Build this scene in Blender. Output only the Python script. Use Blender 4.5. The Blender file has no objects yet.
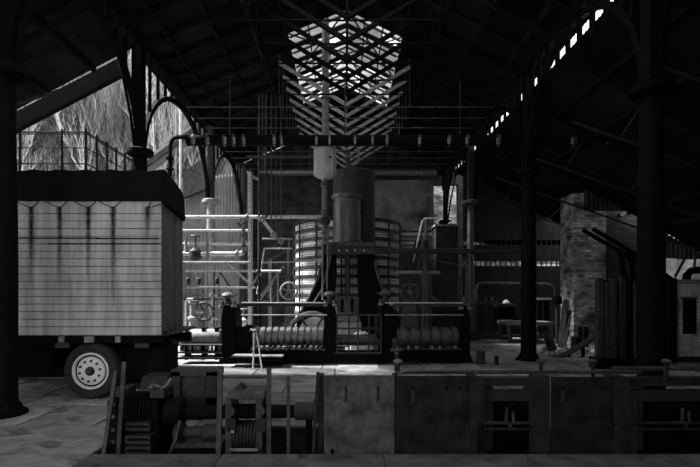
import bpy, bmesh, math, random
from mathutils import Vector, Matrix
random.seed(7)
PI = math.pi
sc = bpy.context.scene
C = sc.collection

# ------------------------------------------------------------------ camera
FPX, VX, VY, EYE = 470.0, 345.0, 290.0, 1.75
cam_d = bpy.data.cameras.new('camera')
cam_d.sensor_width = 36.0
cam_d.lens = 36.0 * FPX / 700.0
cam_d.shift_x = (350.0 - VX) / 700.0
cam_d.shift_y = (VY - 233.5) / 700.0
cam_d.clip_start, cam_d.clip_end = 0.05, 300
cam = bpy.data.objects.new('camera', cam_d)
C.objects.link(cam)
cam.location = (0, 0, EYE)
cam.rotation_euler = (PI / 2, 0, 0)
sc.camera = cam

# ------------------------------------------------------------------ sky, sun, exposure
w = bpy.data.worlds.new('overcast_sky')
sc.world = w
w.use_nodes = True
nt = w.node_tree
bg = nt.nodes['Background']
tc = nt.nodes.new('ShaderNodeTexCoord')
nz = nt.nodes.new('ShaderNodeTexNoise'); nz.inputs['Scale'].default_value = 2.5; nz.inputs['Detail'].default_value = 5
rp = nt.nodes.new('ShaderNodeValToRGB')
rp.color_ramp.elements[0].position = 0.3; rp.color_ramp.elements[0].color = (0.62, 0.62, 0.62, 1)
rp.color_ramp.elements[1].position = 0.7; rp.color_ramp.elements[1].color = (1, 1, 1, 1)
nt.links.new(tc.outputs['Generated'], nz.inputs['Vector'])
nt.links.new(nz.outputs['Fac'], rp.inputs['Fac'])
nt.links.new(rp.outputs['Color'], bg.inputs['Color'])
bg.inputs['Strength'].default_value = 0.8
sun_d = bpy.data.lights.new('sun', 'SUN')
sun_d.energy = 6.0
sun_d.angle = math.radians(6)
sun = bpy.data.objects.new('sun', sun_d)
C.objects.link(sun)
# hazy winter sun, high on the left and nearly square to the nave
sun.rotation_euler = Vector((0.605, -0.07, -0.79)).to_track_quat('-Z', 'Y').to_euler()
vs = sc.view_settings
vs.view_transform = 'Standard'
vs.look = 'None'
vs.gamma = 1.0
vs.use_curve_mapping = False
vs.exposure = 1.62

# ------------------------------------------------------------------ helpers
def ppm(D): return FPX / D
def P(x, y, D): return Vector(((x - VX) * D / FPX, D, EYE - (y - VY) * D / FPX))
def PX(x, D): return (x - VX) * D / FPX
def PZ(y, D): return EYE - (y - VY) * D / FPX

class MB:
    def __init__(s): s.v = []; s.f = []; s.sm = []
    def add(s, vs_, fs, smooth=False):
        b = len(s.v)
        s.v += [tuple(p) for p in vs_]
        for f in fs: s.f.append([b + i for i in f]); s.sm.append(smooth)
        return s
    def box(s, x0, x1, y0, y1, z0, z1):
        v = [(x, y, z) for z in (z0, z1) for y in (y0, y1) for x in (x0, x1)]
        return s.add(v, [(0, 2, 3, 1), (4, 5, 7, 6), (0, 1, 5, 4), (2, 6, 7, 3), (0, 4, 6, 2), (1, 3, 7, 5)])
    def pbox(s, x0, y0, x1, y1, D, dep):
        """front face given in photo pixels at depth D, going back by dep metres"""
        return s.box(PX(x0, D), PX(x1, D), D, D + dep, PZ(y1, D), PZ(y0, D))
    def bar(s, p, q, w_, h=None, up=(0, 0, 1)):
        p, q = Vector(p), Vector(q); h = h or w_
        d = (q - p).normalized(); u = Vector(up)
        if abs(d.dot(u)) > .95: u = Vector((0, 1, 0))
        a = d.cross(u).normalized(); b = a.cross(d).normalized()
        v = []
        for c in (p, q):
            for (i, j) in ((-1, -1), (1, -1), (1, 1), (-1, 1)):
                v.append(c + a * (i * w_ / 2) + b * (j * h / 2))
        return s.add(v, [(0, 1, 2, 3), (7, 6, 5, 4), (0, 4, 5, 1), (1, 5, 6, 2), (2, 6, 7, 3), (3, 7, 4, 0)])
    def tube(s, path, r, n=8, closed=False):
        path = [Vector(p) for p in path]; m = len(path)
        rs = r if isinstance(r, (list, tuple)) else [r] * m
        pu = None; v = []
        for i, p in enumerate(path):
            if closed: t = path[(i + 1) % m] - path[i - 1]
            else: t = path[min(i + 1, m - 1)] - path[max(i - 1, 0)]
            t.normalize()
            u = pu if pu is not None else (Vector((0, 0, 1)) if abs(t.z) < .9 else Vector((0, 1, 0)))
            a = t.cross(u)
            if a.length < 1e-4: a = t.cross(Vector((1, 0, 0)))
            a.normalize(); b = a.cross(t).normalized(); pu = b
            for k in range(n):
                an = 2 * PI * k / n
                v.append(p + (a * math.cos(an) + b * math.sin(an)) * rs[i])
        f = []
        for i in range(m if closed else m - 1):
            j = (i + 1) % m
            for k in range(n):
                l = (k + 1) % n
                f.append((i * n + k, i * n + l, j * n + l, j * n + k))
        b0 = len(s.v)
        s.add(v, f, True)
        if not closed:
            s.f.append([b0 + k for k in range(n)][::-1]); s.sm.append(False)
            s.f.append([b0 + (m - 1) * n + k for k in range(n)]); s.sm.append(False)
        return s
    def cyl(s, p, q, r, r2=None, n=10): return s.tube([p, q], [r, r if r2 is None else r2], n)
    def lathe(s, c, prof, n=16, axis='z', smooth=True):
        """prof: list of (radius, distance along the axis from c)"""
        c = Vector(c); v = []
        for (r, h) in prof:
            for k in range(n):
                a = 2 * PI * k / n; x, y = r * math.cos(a), r * math.sin(a)
                v.append(c + {'z': Vector((x, y, h)), 'x': Vector((h, x, y)), 'y': Vector((x, h, y))}[axis])
        m = len(prof); f = []
        for i in range(m - 1):
            for k in range(n):
                l = (k + 1) % n
                f.append((i * n + k, i * n + l, (i + 1) * n + l, (i + 1) * n + k))
        b0 = len(s.v)
        # hard edges: split smoothing where the profile turns sharply is not needed at this size
        s.add(v, f, smooth)
        s.f.append([b0 + k for k in range(n)][::-1]); s.sm.append(False)
        s.f.append([b0 + (m - 1) * n + k for k in range(n)]); s.sm.append(False)
        return s
    def prism(s, poly, y0, y1):
        """poly: (x, z) outline, extruded along y"""
        n = len(poly)
        v = [(x, y0, z) for x, z in poly] + [(x, y1, z) for x, z in poly]
        f = [tuple(range(n)), tuple(range(n, 2 * n))[::-1]] + [(i, i + n, (i + 1) % n + n, (i + 1) % n) for i in range(n)]
        return s.add(v, f)
    def pprism(s, pts, D, dep): return s.prism([(PX(x, D), PZ(y, D)) for x, y in pts], D, D + dep)
    def torus(s, c, R, r, axis='y', n=28, m=8, a0=0, a1=2 * PI):
        c = Vector(c); full = abs(a1 - a0 - 2 * PI) < 1e-6
        pts = []
        for k in range(n if full else n + 1):
            a = a0 + (a1 - a0) * k / n
            x, y = R * math.cos(a), R * math.sin(a)
            pts.append(c + {'y': Vector((x, 0, y)), 'x': Vector((0, x, y)), 'z': Vector((x, y, 0))}[axis])
        return s.tube(pts, r, m, closed=full)
    def mesh(s, name):
        me = bpy.data.meshes.new(name)
        me.from_pydata(s.v, [], s.f)
        me.polygons.foreach_set('use_smooth', s.sm)
        bm = bmesh.new(); bm.from_mesh(me)
        bmesh.ops.recalc_face_normals(bm, faces=bm.faces)
        bm.to_mesh(me); bm.free()
        try: me.set_sharp_from_angle(angle=math.radians(38))
        except Exception: pass
        return me
    def build(s, name, mat, parent=None, bevel=0):
        off = ORG.get(parent.name, Vector()) if parent else Vector()
        s.v = [tuple(Vector(p) - off) for p in s.v]
        me = s.mesh(name)
        me.materials.append(mat)
        o = bpy.data.objects.new(name, me); C.objects.link(o)
        if parent: o.parent = parent; ORG[o.name] = off
        if bevel:
            b = o.modifiers.new('bevel', 'BEVEL'); b.width = bevel; b.segments = 2; b.limit_method = 'ANGLE'
        return o
    def build_at(s, name, mat, loc):
        """a thing that is a single mesh, with its origin at loc"""
        off = Vector(loc); s.v = [tuple(Vector(p) - off) for p in s.v]
        me = s.mesh(name); me.materials.append(mat)
        o = bpy.data.objects.new(name, me); C.objects.link(o); o.location = off
        return o
ORG = {}

def tag(o, label, cat=None, group=None, kind=None):
    o['label'] = label
    if cat: o['category'] = cat
    if group: o['group'] = group
    if kind: o['kind'] = kind
    return o
def thing(name, label, cat, loc=(0, 0, 0), group=None, kind=None):
    o = bpy.data.objects.new(name, None); C.objects.link(o)
    o.empty_display_size = .2
    o.location = loc; ORG[o.name] = Vector(loc)
    return tag(o, label, cat, group, kind)
def struct(name, label, loc=(0, 0, 0)): return thing(name, label, None, loc, kind='structure')
def share(src, name, parent, loc, rz=0, scale=None):
    """another copy of a piece, sharing its mesh data"""
    o = bpy.data.objects.new(name, src.data if hasattr(src, 'data') else src); C.objects.link(o)
    o.parent = parent
    o.location = Vector(loc) - ORG.get(parent.name, Vector()); o.rotation_euler.z = rz
    if scale: o.scale = scale
    return o

def arc(p0, p1, bulge, n=12):
    """points on a quarter-ellipse from p0 (vertical tangent) to p1 (horizontal tangent)"""
    p0, p1 = Vector(p0), Vector(p1); out = []
    for i in range(n + 1):
        t = PI / 2 * i / n
        h = 1 - math.cos(t); vv = math.sin(t)
        out.append(Vector((p0.x + (p1.x - p0.x) * h, p0.y + (p1.y - p0.y) * h, p0.z + (p1.z - p0.z) * vv)))
    return out

# ------------------------------------------------------------------ materials (all greys)
def grey(name, v, var=.35, scale=5, rough=.65, spec=.25, metal=0, bump=.25, bscale=40, rnd=0., stretch=(1, 1, 1), blotch=None):
    m = bpy.data.materials.new(name); m.use_nodes = True
    t = m.node_tree; b = t.nodes['Principled BSDF']
    b.inputs['Roughness'].default_value = rough
    b.inputs['Metallic'].default_value = metal
    b.inputs['Specular IOR Level'].default_value = spec
    co = t.nodes.new('ShaderNodeTexCoord'); mp = t.nodes.new('ShaderNodeMapping')
    mp.inputs['Scale'].default_value = stretch
    t.links.new(co.outputs['Object'], mp.inputs['Vector'])
    n = t.nodes.new('ShaderNodeTexNoise'); n.inputs['Scale'].default_value = scale; n.inputs['Detail'].default_value = 6
    n.inputs['Roughness'].default_value = .62
    t.links.new(mp.outputs['Vector'], n.inputs['Vector'])
    r = t.nodes.new('ShaderNodeValToRGB')
    lo, hi = v * (1 - var), v * (1 + var)
    r.color_ramp.elements[0].position = .32; r.color_ramp.elements[0].color = (lo, lo, lo, 1)
    r.color_ramp.elements[1].position = .68; r.color_ramp.elements[1].color = (hi, hi, hi, 1)
    t.links.new(n.outputs['Fac'], r.inputs['Fac'])
    out = r.outputs['Color']
    if blotch:
        n2 = t.nodes.new('ShaderNodeTexNoise'); n2.inputs['Scale'].default_value = blotch[0]; n2.inputs['Detail'].default_value = 3
        t.links.new(co.outputs['Object'], n2.inputs['Vector'])
        r2 = t.nodes.new('ShaderNodeValToRGB')
        r2.color_ramp.elements[0].position = blotch[1]; r2.color_ramp.elements[0].color = (1, 1, 1, 1)
        r2.color_ramp.elements[1].position = blotch[1] + .06; r2.color_ramp.elements[1].color = (blotch[2],) * 3 + (1,)
        t.links.new(n2.outputs['Fac'], r2.inputs['Fac'])
        mx = t.nodes.new('ShaderNodeMixRGB'); mx.blend_type = 'MULTIPLY'; mx.inputs['Fac'].default_value = 1
        t.links.new(out, mx.inputs['Color1']); t.links.new(r2.outputs['Color'], mx.inputs['Color2'])
        out = mx.outputs['Color']
    if rnd:
        oi = t.nodes.new('ShaderNodeObjectInfo'); mr = t.nodes.new('ShaderNodeMapRange')
        mr.inputs['To Min'].default_value = 1 - rnd; mr.inputs['To Max'].default_value = 1 + rnd
        t.links.new(oi.outputs['Random'], mr.inputs['Value'])
        mx = t.nodes.new('ShaderNodeMixRGB'); mx.blend_type = 'MULTIPLY'; mx.inputs['Fac'].default_value = 1
        t.links.new(out, mx.inputs['Color1']); t.links.new(mr.outputs['Result'], mx.inputs['Color2'])
        out = mx.outputs['Color']
    t.links.new(out, b.inputs['Base Color'])
    if bump:
        n3 = t.nodes.new('ShaderNodeTexNoise'); n3.inputs['Scale'].default_value = bscale; n3.inputs['Detail'].default_value = 4
        t.links.new(mp.outputs['Vector'], n3.inputs['Vector'])
        bp = t.nodes.new('ShaderNodeBump'); bp.inputs['Strength'].default_value = bump; bp.inputs['Distance'].default_value = .02
        t.links.new(n3.outputs['Fac'], bp.inputs['Height']); t.links.new(bp.outputs['Normal'], b.inputs['Normal'])
    return m

def brickmat(name, a, b_, mortar, scale=1.0, plane='xz', var=.5, wash=None):
    """small brickwork (brick about 0.22 x 0.075 m)"""
    m = bpy.data.materials.new(name); m.use_nodes = True
    t = m.node_tree; b = t.nodes['Principled BSDF']; b.inputs['Roughness'].default_value = .85
    b.inputs['Specular IOR Level'].default_value = .15
    co = t.nodes.new('ShaderNodeTexCoord'); sx = t.nodes.new('ShaderNodeSeparateXYZ'); cx = t.nodes.new('ShaderNodeCombineXYZ')
    t.links.new(co.outputs['Object'], sx.inputs[0])
    ad = t.nodes.new('ShaderNodeMath'); ad.operation = 'ADD'
    t.links.new(sx.outputs['X'], ad.inputs[0]); t.links.new(sx.outputs['Y'], ad.inputs[1])
    t.links.new(ad.outputs[0], cx.inputs['X']); t.links.new(sx.outputs['Z'], cx.inputs['Y'])
    br = t.nodes.new('ShaderNodeTexBrick')
    br.inputs['Color1'].default_value = (a, a, a, 1); br.inputs['Color2'].default_value = (b_, b_, b_, 1)
    br.inputs['Mortar'].default_value = (mortar, mortar, mortar, 1)
    br.inputs['Scale'].default_value = 1.0; br.inputs['Brick Width'].default_value = .23 * scale
    br.inputs['Row Height'].default_value = .08 * scale; br.inputs['Mortar Size'].default_value = .009 * scale
    t.links.new(cx.outputs[0], br.inputs['Vector'])
    n = t.nodes.new('ShaderNodeTexNoise'); n.inputs['Scale'].default_value = 1.6; n.inputs['Detail'].default_value = 7
    t.links.new(co.outputs['Object'], n.inputs['Vector'])
    r = t.nodes.new('ShaderNodeValToRGB')
    r.color_ramp.elements[0].position = .35; r.color_ramp.elements[0].color = (1 - var,) * 3 + (1,)
    r.color_ramp.elements[1].position = .65; r.color_ramp.elements[1].color = (1 + var,) * 3 + (1,)
    t.links.new(n.outputs['Fac'], r.inputs['Fac'])
    mx = t.nodes.new('ShaderNodeMixRGB'); mx.blend_type = 'MULTIPLY'; mx.inputs['Fac'].default_value = 1
    t.links.new(br.outputs['Color'], mx.inputs['Color1']); t.links.new(r.outputs['Color'], mx.inputs['Color2'])
    t.links.new(mx.outputs['Color'], b.inputs['Base Color'])
    bp = t.nodes.new('ShaderNodeBump'); bp.inputs['Strength'].default_value = .6; bp.inputs['Distance'].default_value = .01
    bp.invert = True
    t.links.new(br.outputs['Fac'], bp.inputs['Height']); t.links.new(bp.outputs['Normal'], b.inputs['Normal'])
    return m

M = {
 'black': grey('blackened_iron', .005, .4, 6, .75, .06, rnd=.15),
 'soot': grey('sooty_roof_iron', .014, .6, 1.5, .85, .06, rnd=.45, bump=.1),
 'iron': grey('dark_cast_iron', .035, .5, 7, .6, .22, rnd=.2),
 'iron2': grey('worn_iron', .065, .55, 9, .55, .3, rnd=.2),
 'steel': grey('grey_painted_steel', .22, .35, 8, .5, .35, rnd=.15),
 'pale': grey('pale_pipe_and_lit_strut', .48, .35, 10, .45, .35, rnd=.1, bump=.1),
 'roll': grey('polished_roll_steel', .17, .35, 14, .38, .5, metal=.55, bump=.12, stretch=(1, 6, 6)),
 'plate': grey('rusty_guard_plate', .105, .8, 3.4, .7, .2, rnd=.1, bump=.15, blotch=(3.2, .56, .6)),
 'kerb': grey('worn_kerb_plate', .105, .5, 4, .6, .3, rnd=.12, bump=.2, blotch=(5, .62, .3)),
 'plate_dark': grey('dark_guard_plate', .026, .75, 4.5, .75, .15, rnd=.12, bump=.15),
 'slab': grey('concrete_slab', .27, .5, 3.0, .75, .25, rnd=.35, bump=.4, bscale=18, blotch=(2.2, .57, .4)),
 'grout': grey('dirt_between_slabs', .035, .4, 9, .95, .05),
 'plank': grey('whitewashed_plank', .50, .34, 1.6, .75, .2, rnd=.07, stretch=(4, 1, .55), bump=.15),
  'tarp': grey('black_tarpaulin', .008, .4, 3, .8, .08, bump=.5, bscale=6),
 'boards': grey('dark_boarding', .028, .5, 4, .8, .12, stretch=(3, 3, .5), rnd=.2),
 'tail': grey('grey_tail_boards', .15, .45, 4, .8, .12, stretch=(3, 3, .5), rnd=.2),
 'tyre': grey('tyre_rubber', .035, .35, 10, .8, .12),
 'rim': grey('white_wheel_rim', .8, .15, 9, .5, .35, bump=.1),
 'wood': grey('weathered_timber', .12, .45, 5, .8, .15, stretch=(1, 1, 4), rnd=.2),
 'corr': grey('galvanised_corrugated', .27, .18, 1.2, .5, .3, rnd=.22, bump=.05),
 'hill': grey('leafless_hillside', .3, .5, 1.2, .95, .02, bump=.6, bscale=3),
 'bark': grey('pale_bark', .4, .5, 3, .9, .05, rnd=.6),
 'bark_dark': grey('dark_bark', .13, .5, 3, .9, .05, rnd=.5),
 'bore': grey('hammer_cylinder_iron', .085, .4, 6, .38, .5, stretch=(1, 1, .4)),
 'plaster': grey('sooty_plaster', .17, .7, .9, .9, .08),
 'brick_dark': brickmat('sooty_brick', .05, .03, .02),
 'brick': brickmat('grey_brick', .48, .13, .22, var=.75),
 'brick_pale': brickmat('whitewashed_brick', .7, .5, .4, var=.35),
 'brick_band': brickmat('firebrick_course', .92, .55, .12, var=.45),
}
def glassmat(name, tcol, lo, hi, tint):
    m = bpy.data.materials.new(name); m.use_nodes = True
    t = m.node_tree; t.nodes.clear()
    o = t.nodes.new('ShaderNodeOutputMaterial'); mix = t.nodes.new('ShaderNodeMixShader')
    tr = t.nodes.new('ShaderNodeBsdfTransparent'); tl = t.nodes.new('ShaderNodeBsdfTranslucent'); tl.inputs['Color'].default_value = (tcol,) * 3 + (1,); tr.inputs['Color'].default_value = (tint,) * 3 + (1,)
    co = t.nodes.new('ShaderNodeTexCoord'); n = t.nodes.new('ShaderNodeTexNoise'); n.inputs['Scale'].default_value = 3; n.inputs['Detail'].default_value = 5
    t.links.new(co.outputs['Object'], n.inputs['Vector'])
    r = t.nodes.new('ShaderNodeValToRGB'); r.color_ramp.elements[0].position = .35; r.color_ramp.elements[1].position = .7
    r.color_ramp.elements[0].color = (lo, lo, lo, 1); r.color_ramp.elements[1].color = (hi, hi, hi, 1)
    t.links.new(n.outputs['Fac'], r.inputs['Fac']); t.links.new(r.outputs['Color'], mix.inputs['Fac'])
    t.links.new(tr.outputs[0], mix.inputs[1]); t.links.new(tl.outputs[0], mix.inputs[2]); t.links.new(mix.outputs[0], o.inputs['Surface'])
    return m
M['glass'] = glassmat('grimy_roof_glass', .13, .2, 1.0, .45)
M['grimy'] = glassmat('soot_caked_roof_glass', .05, .55, 1.0, .3)
M['pane'] = glassmat('dusty_window_glass', .3, .05, .8, .85)
M['added_glass'] = glassmat('added_fill_glass', .5, 1.0, 1.0, 1.0)
def stainmat():
    m = bpy.data.materials.new('tarry_streak'); m.use_nodes = True
    t = m.node_tree; t.nodes.clear()
    o = t.nodes.new('ShaderNodeOutputMaterial'); mix = t.nodes.new('ShaderNodeMixShader')
    tr = t.nodes.new('ShaderNodeBsdfTransparent'); df = t.nodes.new('ShaderNodeBsdfDiffuse'); df.inputs['Color'].default_value = (.03, .03, .03, 1)
    co = t.nodes.new('ShaderNodeTexCoord'); sp = t.nodes.new('ShaderNodeSeparateXYZ'); t.links.new(co.outputs['Generated'], sp.inputs[0])
    n = t.nodes.new('ShaderNodeTexNoise'); n.inputs['Scale'].default_value = 14; n.inputs['Detail'].default_value = 4
    t.links.new(co.outputs['Object'], n.inputs['Vector'])
    # dense at the top, fading downwards and to both sides, broken by noise
    a = t.nodes.new('ShaderNodeMath'); a.operation = 'PINGPONG'; a.inputs[1].default_value = .5; t.links.new(sp.outputs['X'], a.inputs[0])
    b = t.nodes.new('ShaderNodeMath'); b.operation = 'MULTIPLY'; t.links.new(a.outputs[0], b.inputs[0]); t.links.new(sp.outputs['Z'], b.inputs[1])
    c = t.nodes.new('ShaderNodeMath'); c.operation = 'MULTIPLY'; t.links.new(b.outputs[0], c.inputs[0]); t.links.new(n.outputs['Fac'], c.inputs[1])
    d = t.nodes.new('ShaderNodeMath'); d.operation = 'MULTIPLY'; d.inputs[1].default_value = 4.2; d.use_clamp = True; t.links.new(c.outputs[0], d.inputs[0])
    t.links.new(d.outputs[0], mix.inputs['Fac'])
    t.links.new(tr.outputs[0], mix.inputs[1]); t.links.new(df.outputs[0], mix.inputs[2]); t.links.new(mix.outputs[0], o.inputs['Surface'])
    return m
M['stain'] = stainmat()

# ================================================================== THE SHED
WL, WR = -4.75, 4.53           # arcade lines
EAVE, RIDGE, RX = 7.32, 9.75, 0.05
Y0, Y1 = -1.0, 22.0
PIT = (-2.7, 9.0, 4.98, 6.05)  # x0, x1, y0, y1 of the mill pit

# ---- floor
fl = struct('floor', 'worn stone and concrete floor of the works')
b = MB()
b.box(-60, PIT[0], -6, 80, -.8, -.03); b.box(PIT[0], 14, PIT[3], 80, -.8, -.03)
b.box(PIT[0], 14, -6, PIT[2], -.8, -.03); b.box(PIT[1], 14, PIT[2], PIT[3], -.8, -.03)
b.box(PIT[0], PIT[1], PIT[2], PIT[3], -.8, -.5)
b.build('floor_bed', M['grout'], fl)
sl = MB().box(-.5, .5, -.5, .5, -.06, 0).mesh('floor_slab'); sl.materials.append(M['slab'])
def slab(x0, x1, y0, y1, dz=0):
    g = .012
    o = share(sl, 'floor_slab', fl, ((x0 + x1) / 2, (y0 + y1) / 2, dz), 0, (x1 - x0 - 2 * g, y1 - y0 - 2 * g, 1))
    o.rotation_euler = (random.uniform(-.004, .004), random.uniform(-.004, .004), 0)
ys = 6.05
while ys < 19:
    d = random.choice((.9, 1.1, 1.3)); x = -7.6 + random.uniform(0, .8)
    while x < 8.4:
        wd = random.choice((1.0, 1.3, 1.7))
        slab(x, x + wd, ys, min(ys + d, 19.4), random.uniform(-.008, .006)); x += wd
    ys += d
ys = 3.2
for d in (.8, 1.0, 1.05):
    x = -6.9
    for wd in (1.5, 1.25, 1.45):
        slab(x, min(x + wd, PIT[0]), ys, ys + d, random.uniform(-.006, .004)); x += wd
    ys += d
# iron kerb plates on the near lip of the pit
x = PIT[0]
for wd in (1.4, 1.7, 1.5, 1.9, 1.5):
    k = MB().box(x + .006, x + wd - .006, 4.2, PIT[2], -.05, .012).build('kerb_plate', M['kerb'], fl); x += wd

# ---- walls
wb = struct('wall_back', 'sooty brick end wall behind the furnace', (0, Y1, 0))
b = MB()
b.box(-4.4, 4.15, Y1, Y1 + .4, 0, EAVE + .1); b.box(4.15, 5.3, Y1, Y1 + .4, 0, 4.55); b.box(4.15, 5.3, Y1, Y1 + .4, 6.7, EAVE + .1)
b.box(5.3, 5.6, Y1, Y1 + .4, 0, EAVE + .1)
b.prism([(WL, 7.4), (WL, 7.68), (RX, RIDGE - .05), (WR, EAVE + .25), (WR, EAVE + .1)], Y1, Y1 + .4)
b.build('brickwork', M['brick_dark'], wb)
MB().pbox(374, 180, 433, 230, Y1 - .12, .1).build('plaster_patch', M['plaster'], wb)
MB().pbox(270, 170.5, 437, 174, Y1 - .3, .3).build('lintel_beam', M['steel'], wb)
MB().pbox(429, 196, 433, 262, Y1 - .3, .28).build('pilaster', M['iron2'], wb)

wr = struct('wall_right', 'dark clad side wall of the right aisle')
MB().box(11.2, 11.4, Y0, 18.9, 0, 3.4).build('brickwork', M['brick_dark'], wr)
RA = lambda x: 6.62 - .56 * (x - WR)    # right aisle roof height
wa = struct('wall_right_back', 'end wall of the right aisle with strips of small panes', (0, 18.5, 0))
b = MB()
YE = 18.5
zs = [(PZ(245, YE), PZ(240, YE)), (PZ(266, YE), PZ(261, YE))]
b.box(4.7, 11.3, YE, YE + .25, 0, zs[1][0]); b.box(4.7, 11.3, YE, YE + .25, zs[1][1], zs[0][0])
b.box(PX(562, YE), 11.3, YE, YE + .25, zs[1][0], zs[0][1])
b.prism([(4.7, zs[0][1]), (11.3, zs[0][1]), (11.3, RA(11.3) - .1), (4.7, RA(4.7) - .1)], YE, YE + .25)
b.build('boarding', M['boards'], wa)
for (za, zb) in zs:
    x = 4.75
    while x < PX(560, YE):
        MB().box(x, x + .025, YE + .05, YE + .12, za, zb).build('glazing_bar', M['iron'], wa)
        MB().box(x + .025, x + .2, YE + .1, YE + .105, za, zb).build('pane', M['pane'], wa)
        x += .2
wf = struct('wall_front_added', 'unseen wall behind the viewer, added to shape the light, with a wide doorway on the left')
b = MB()  # out-of-view wall, added only to shape light from behind the camera
b.box(-.6, 11.4, Y0 - .4, Y0, 0, 6.5); b.box(-11, -.6, Y0 - .4, Y0, 5.6, 6.9); b.prism([(WL, 6.5), (WR, 6.5), (WR, EAVE), (RX, RIDGE), (WL, EAVE)], Y0 - .4, Y0)
b.build('brickwork', M['brick_dark'], wf)

# ---- nave roof: sheets, purlins, ridge light
rf = struct('ceiling', 'dark pitched nave roof with a glazed opening at the ridge')
TY = [8.6 + .9 * k for k in range(15)]
SK = (13.2, 18.5, 1.62)          # ridge light: y range and half width
def rz_(x): return RIDGE - (RIDGE - 7.66) * (RX - x) / (RX - WL + .35) if x < RX else RIDGE - (RIDGE - EAVE) * (x - RX) / (WR + .35 - RX)
bays = [Y0 + .9 * 0] + []
yy = [-1.0, .8, 2.6, 4.4, 6.2, 7.7] + TY + [22.1]
yy = sorted(set(round(v, 3) for v in yy))
sheet_cache = {}
def sheet(x0, x1, y0, y1, par, fz, mat='soot', nm='roof_sheet', n=None):
    """a corrugated sheet sloping in x; corrugations run down the slope"""
    key = (round(x0, 3), round(x1, 3), round(y1 - y0, 3), mat, fz(x0), fz(x1))
    if key not in sheet_cache:
        L = y1 - y0; k = max(6, int(L / .06)); mb = MB(); v = []; f = []
        for i in range(k + 1):
            for (x) in (x0, x1):
                v.append((x - x0, L * i / k, fz(x) - fz(x0) + (.012 if i % 2 else -.012)))
        for i in range(k): f.append((2 * i, 2 * i + 1, 2 * i + 3, 2 * i + 2))
        me = mb.add(v, f).mesh(nm); me.materials.append(M[mat]); sheet_cache[key] = me
    o = share(sheet_cache[key], nm, par, (x0, y0, fz(x0)))
    return o
for i in range(len(yy) - 1):
    a, c = yy[i], yy[i + 1]
    lit = (a >= SK[0] - .3 and c <= SK[1] + .3)
    added_fill = a > 2 and c < 10.5  # unseen glazed strip over the near nave, added to brighten furnace and mill
    for (xa, xb) in ((WL - .45, -3.3), (-3.3, -SK[2]), (-SK[2], RX), (RX, SK[2]), (SK[2], 3.2), (3.2, WR + .45)):
        mid = -SK[2] - .01 <= xa and xb <= SK[2] + .01
        if lit and mid: continue
        sheet(xa, xb, a - .05, c + .05, rf, rz_, 'added_glass' if added_fill and mid else 'soot', 'added_fill_sheet' if added_fill and mid else 'roof_sheet')
for x in (-4.3, -3.3, -2.45, -1.66, 1.66, 2.45, 3.3, 4.2):
    MB().box(x - .04, x + .04, 6, 22, rz_(x) - .13, rz_(x) - .02).build('purlin', M['soot'], rf)
MB().box(RX - .03, RX + .03, 6, SK[0], RIDGE - .2, RIDGE - .02).build('ridge_board', M['soot'], rf)
MB().box(RX - .03, RX + .03, SK[0], 22, RIDGE - .1, RIDGE - .02).build('ridge_board', M['soot'], rf)
# glazing of the ridge light
y = SK[0]
while y < SK[1] + .05:
    for s in (-1, 1):
        MB().bar((RX, y, RIDGE + .02), (s * SK[2], y, rz_(s * SK[2]) + .02), .05, .06).build('glazing_bar', M['iron'], rf)
    y += .46
for s in (-1, 1):
    for (ya, yb) in ((13.3, 15.8), (15.8, 13.3), (15.9, 18.4), (18.4, 15.9)):
        xq = s * SK[2]
        MB().bar((RX, ya, RIDGE - .06), (xq, yb, rz_(xq) - .06), .045, .03).build('wind_brace', M['iron'], rf)
for s in (-1, 1):
    for q in (.33, .66):
        xq = RX + (s * SK[2] - RX) * q
        MB().box(xq - .02, xq + .02, SK[0], SK[1], rz_(xq) - .01, rz_(xq) + .03).build('glazing_bar', M['iron'], rf)
y = SK[0]
while y < SK[1] - .1:
    for s in (-1, 1):
        for q in range(3):
            if random.random() < (.95 if y < 15.6 else .62):
                xa, xb = RX + (s * SK[2] - RX) * q / 3, RX + (s * SK[2] - RX) * (q + 1) / 3
                z1, z2 = rz_(xa) + .03, rz_(xb) + .03
                g = MB().add([(xa, y + .02, z1), (xb, y + .02, z2), (xb, y + .44, z2), (xa, y + .44, z1)], [(0, 1, 2, 3)]).build('glass_pane', M['grimy' if y < 15.6 and random.random() < .75 else 'glass'], rf)
    y += .46

# ---- aisle roofs
ar = struct('ceiling_right', 'sooty lean-to roof over the right aisle')
LA = lambda x: 7.2 - .53 * (WL - x)
y = Y0
while y < 18.4:
    for (xa, xb) in ((WR, 6.2), (6.2, 7.9), (7.9, 9.6), (9.6, 11.5)):
        if xa >= 7.8 and y > 14.3: continue
        sheet(xa, xb, y - .05, y + 1.25, ar, RA)
    y += 1.2
for x in (5.3, 6.2, 7.1, 7.9, 8.8, 9.6):
    MB().box(x - .04, x + .04, 2, 18.8, RA(x) - .14, RA(x) - .03).build('purlin', M['soot'], ar)
al = struct('ceiling_left', 'sooty lean-to roof over the near end of the left aisle')
y = Y0
for k in range(10):
    for (xa, xb) in ((-11.2, -9.4), (-9.4, -7.8), (-7.8, -6.2), (-6.2, WL)):
        sheet(xa, xb, y - .05, y + 1.2, al, LA)
    y += 1.15
for x in (-5.6, -6.6, -7.8, -9):
    MB().box(x - .04, x + .04, 4, 10.5, LA(x) - .14, LA(x) - .03).build('purlin', M['soot'], al)
MB().box(-11.3, -11.1, Y0, 10.5, 0, 3.7).build('wall_left', M['brick_dark'])
tag(bpy.data.objects['wall_left'], 'sooty brick side wall of the left aisle', kind='structure')
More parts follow.
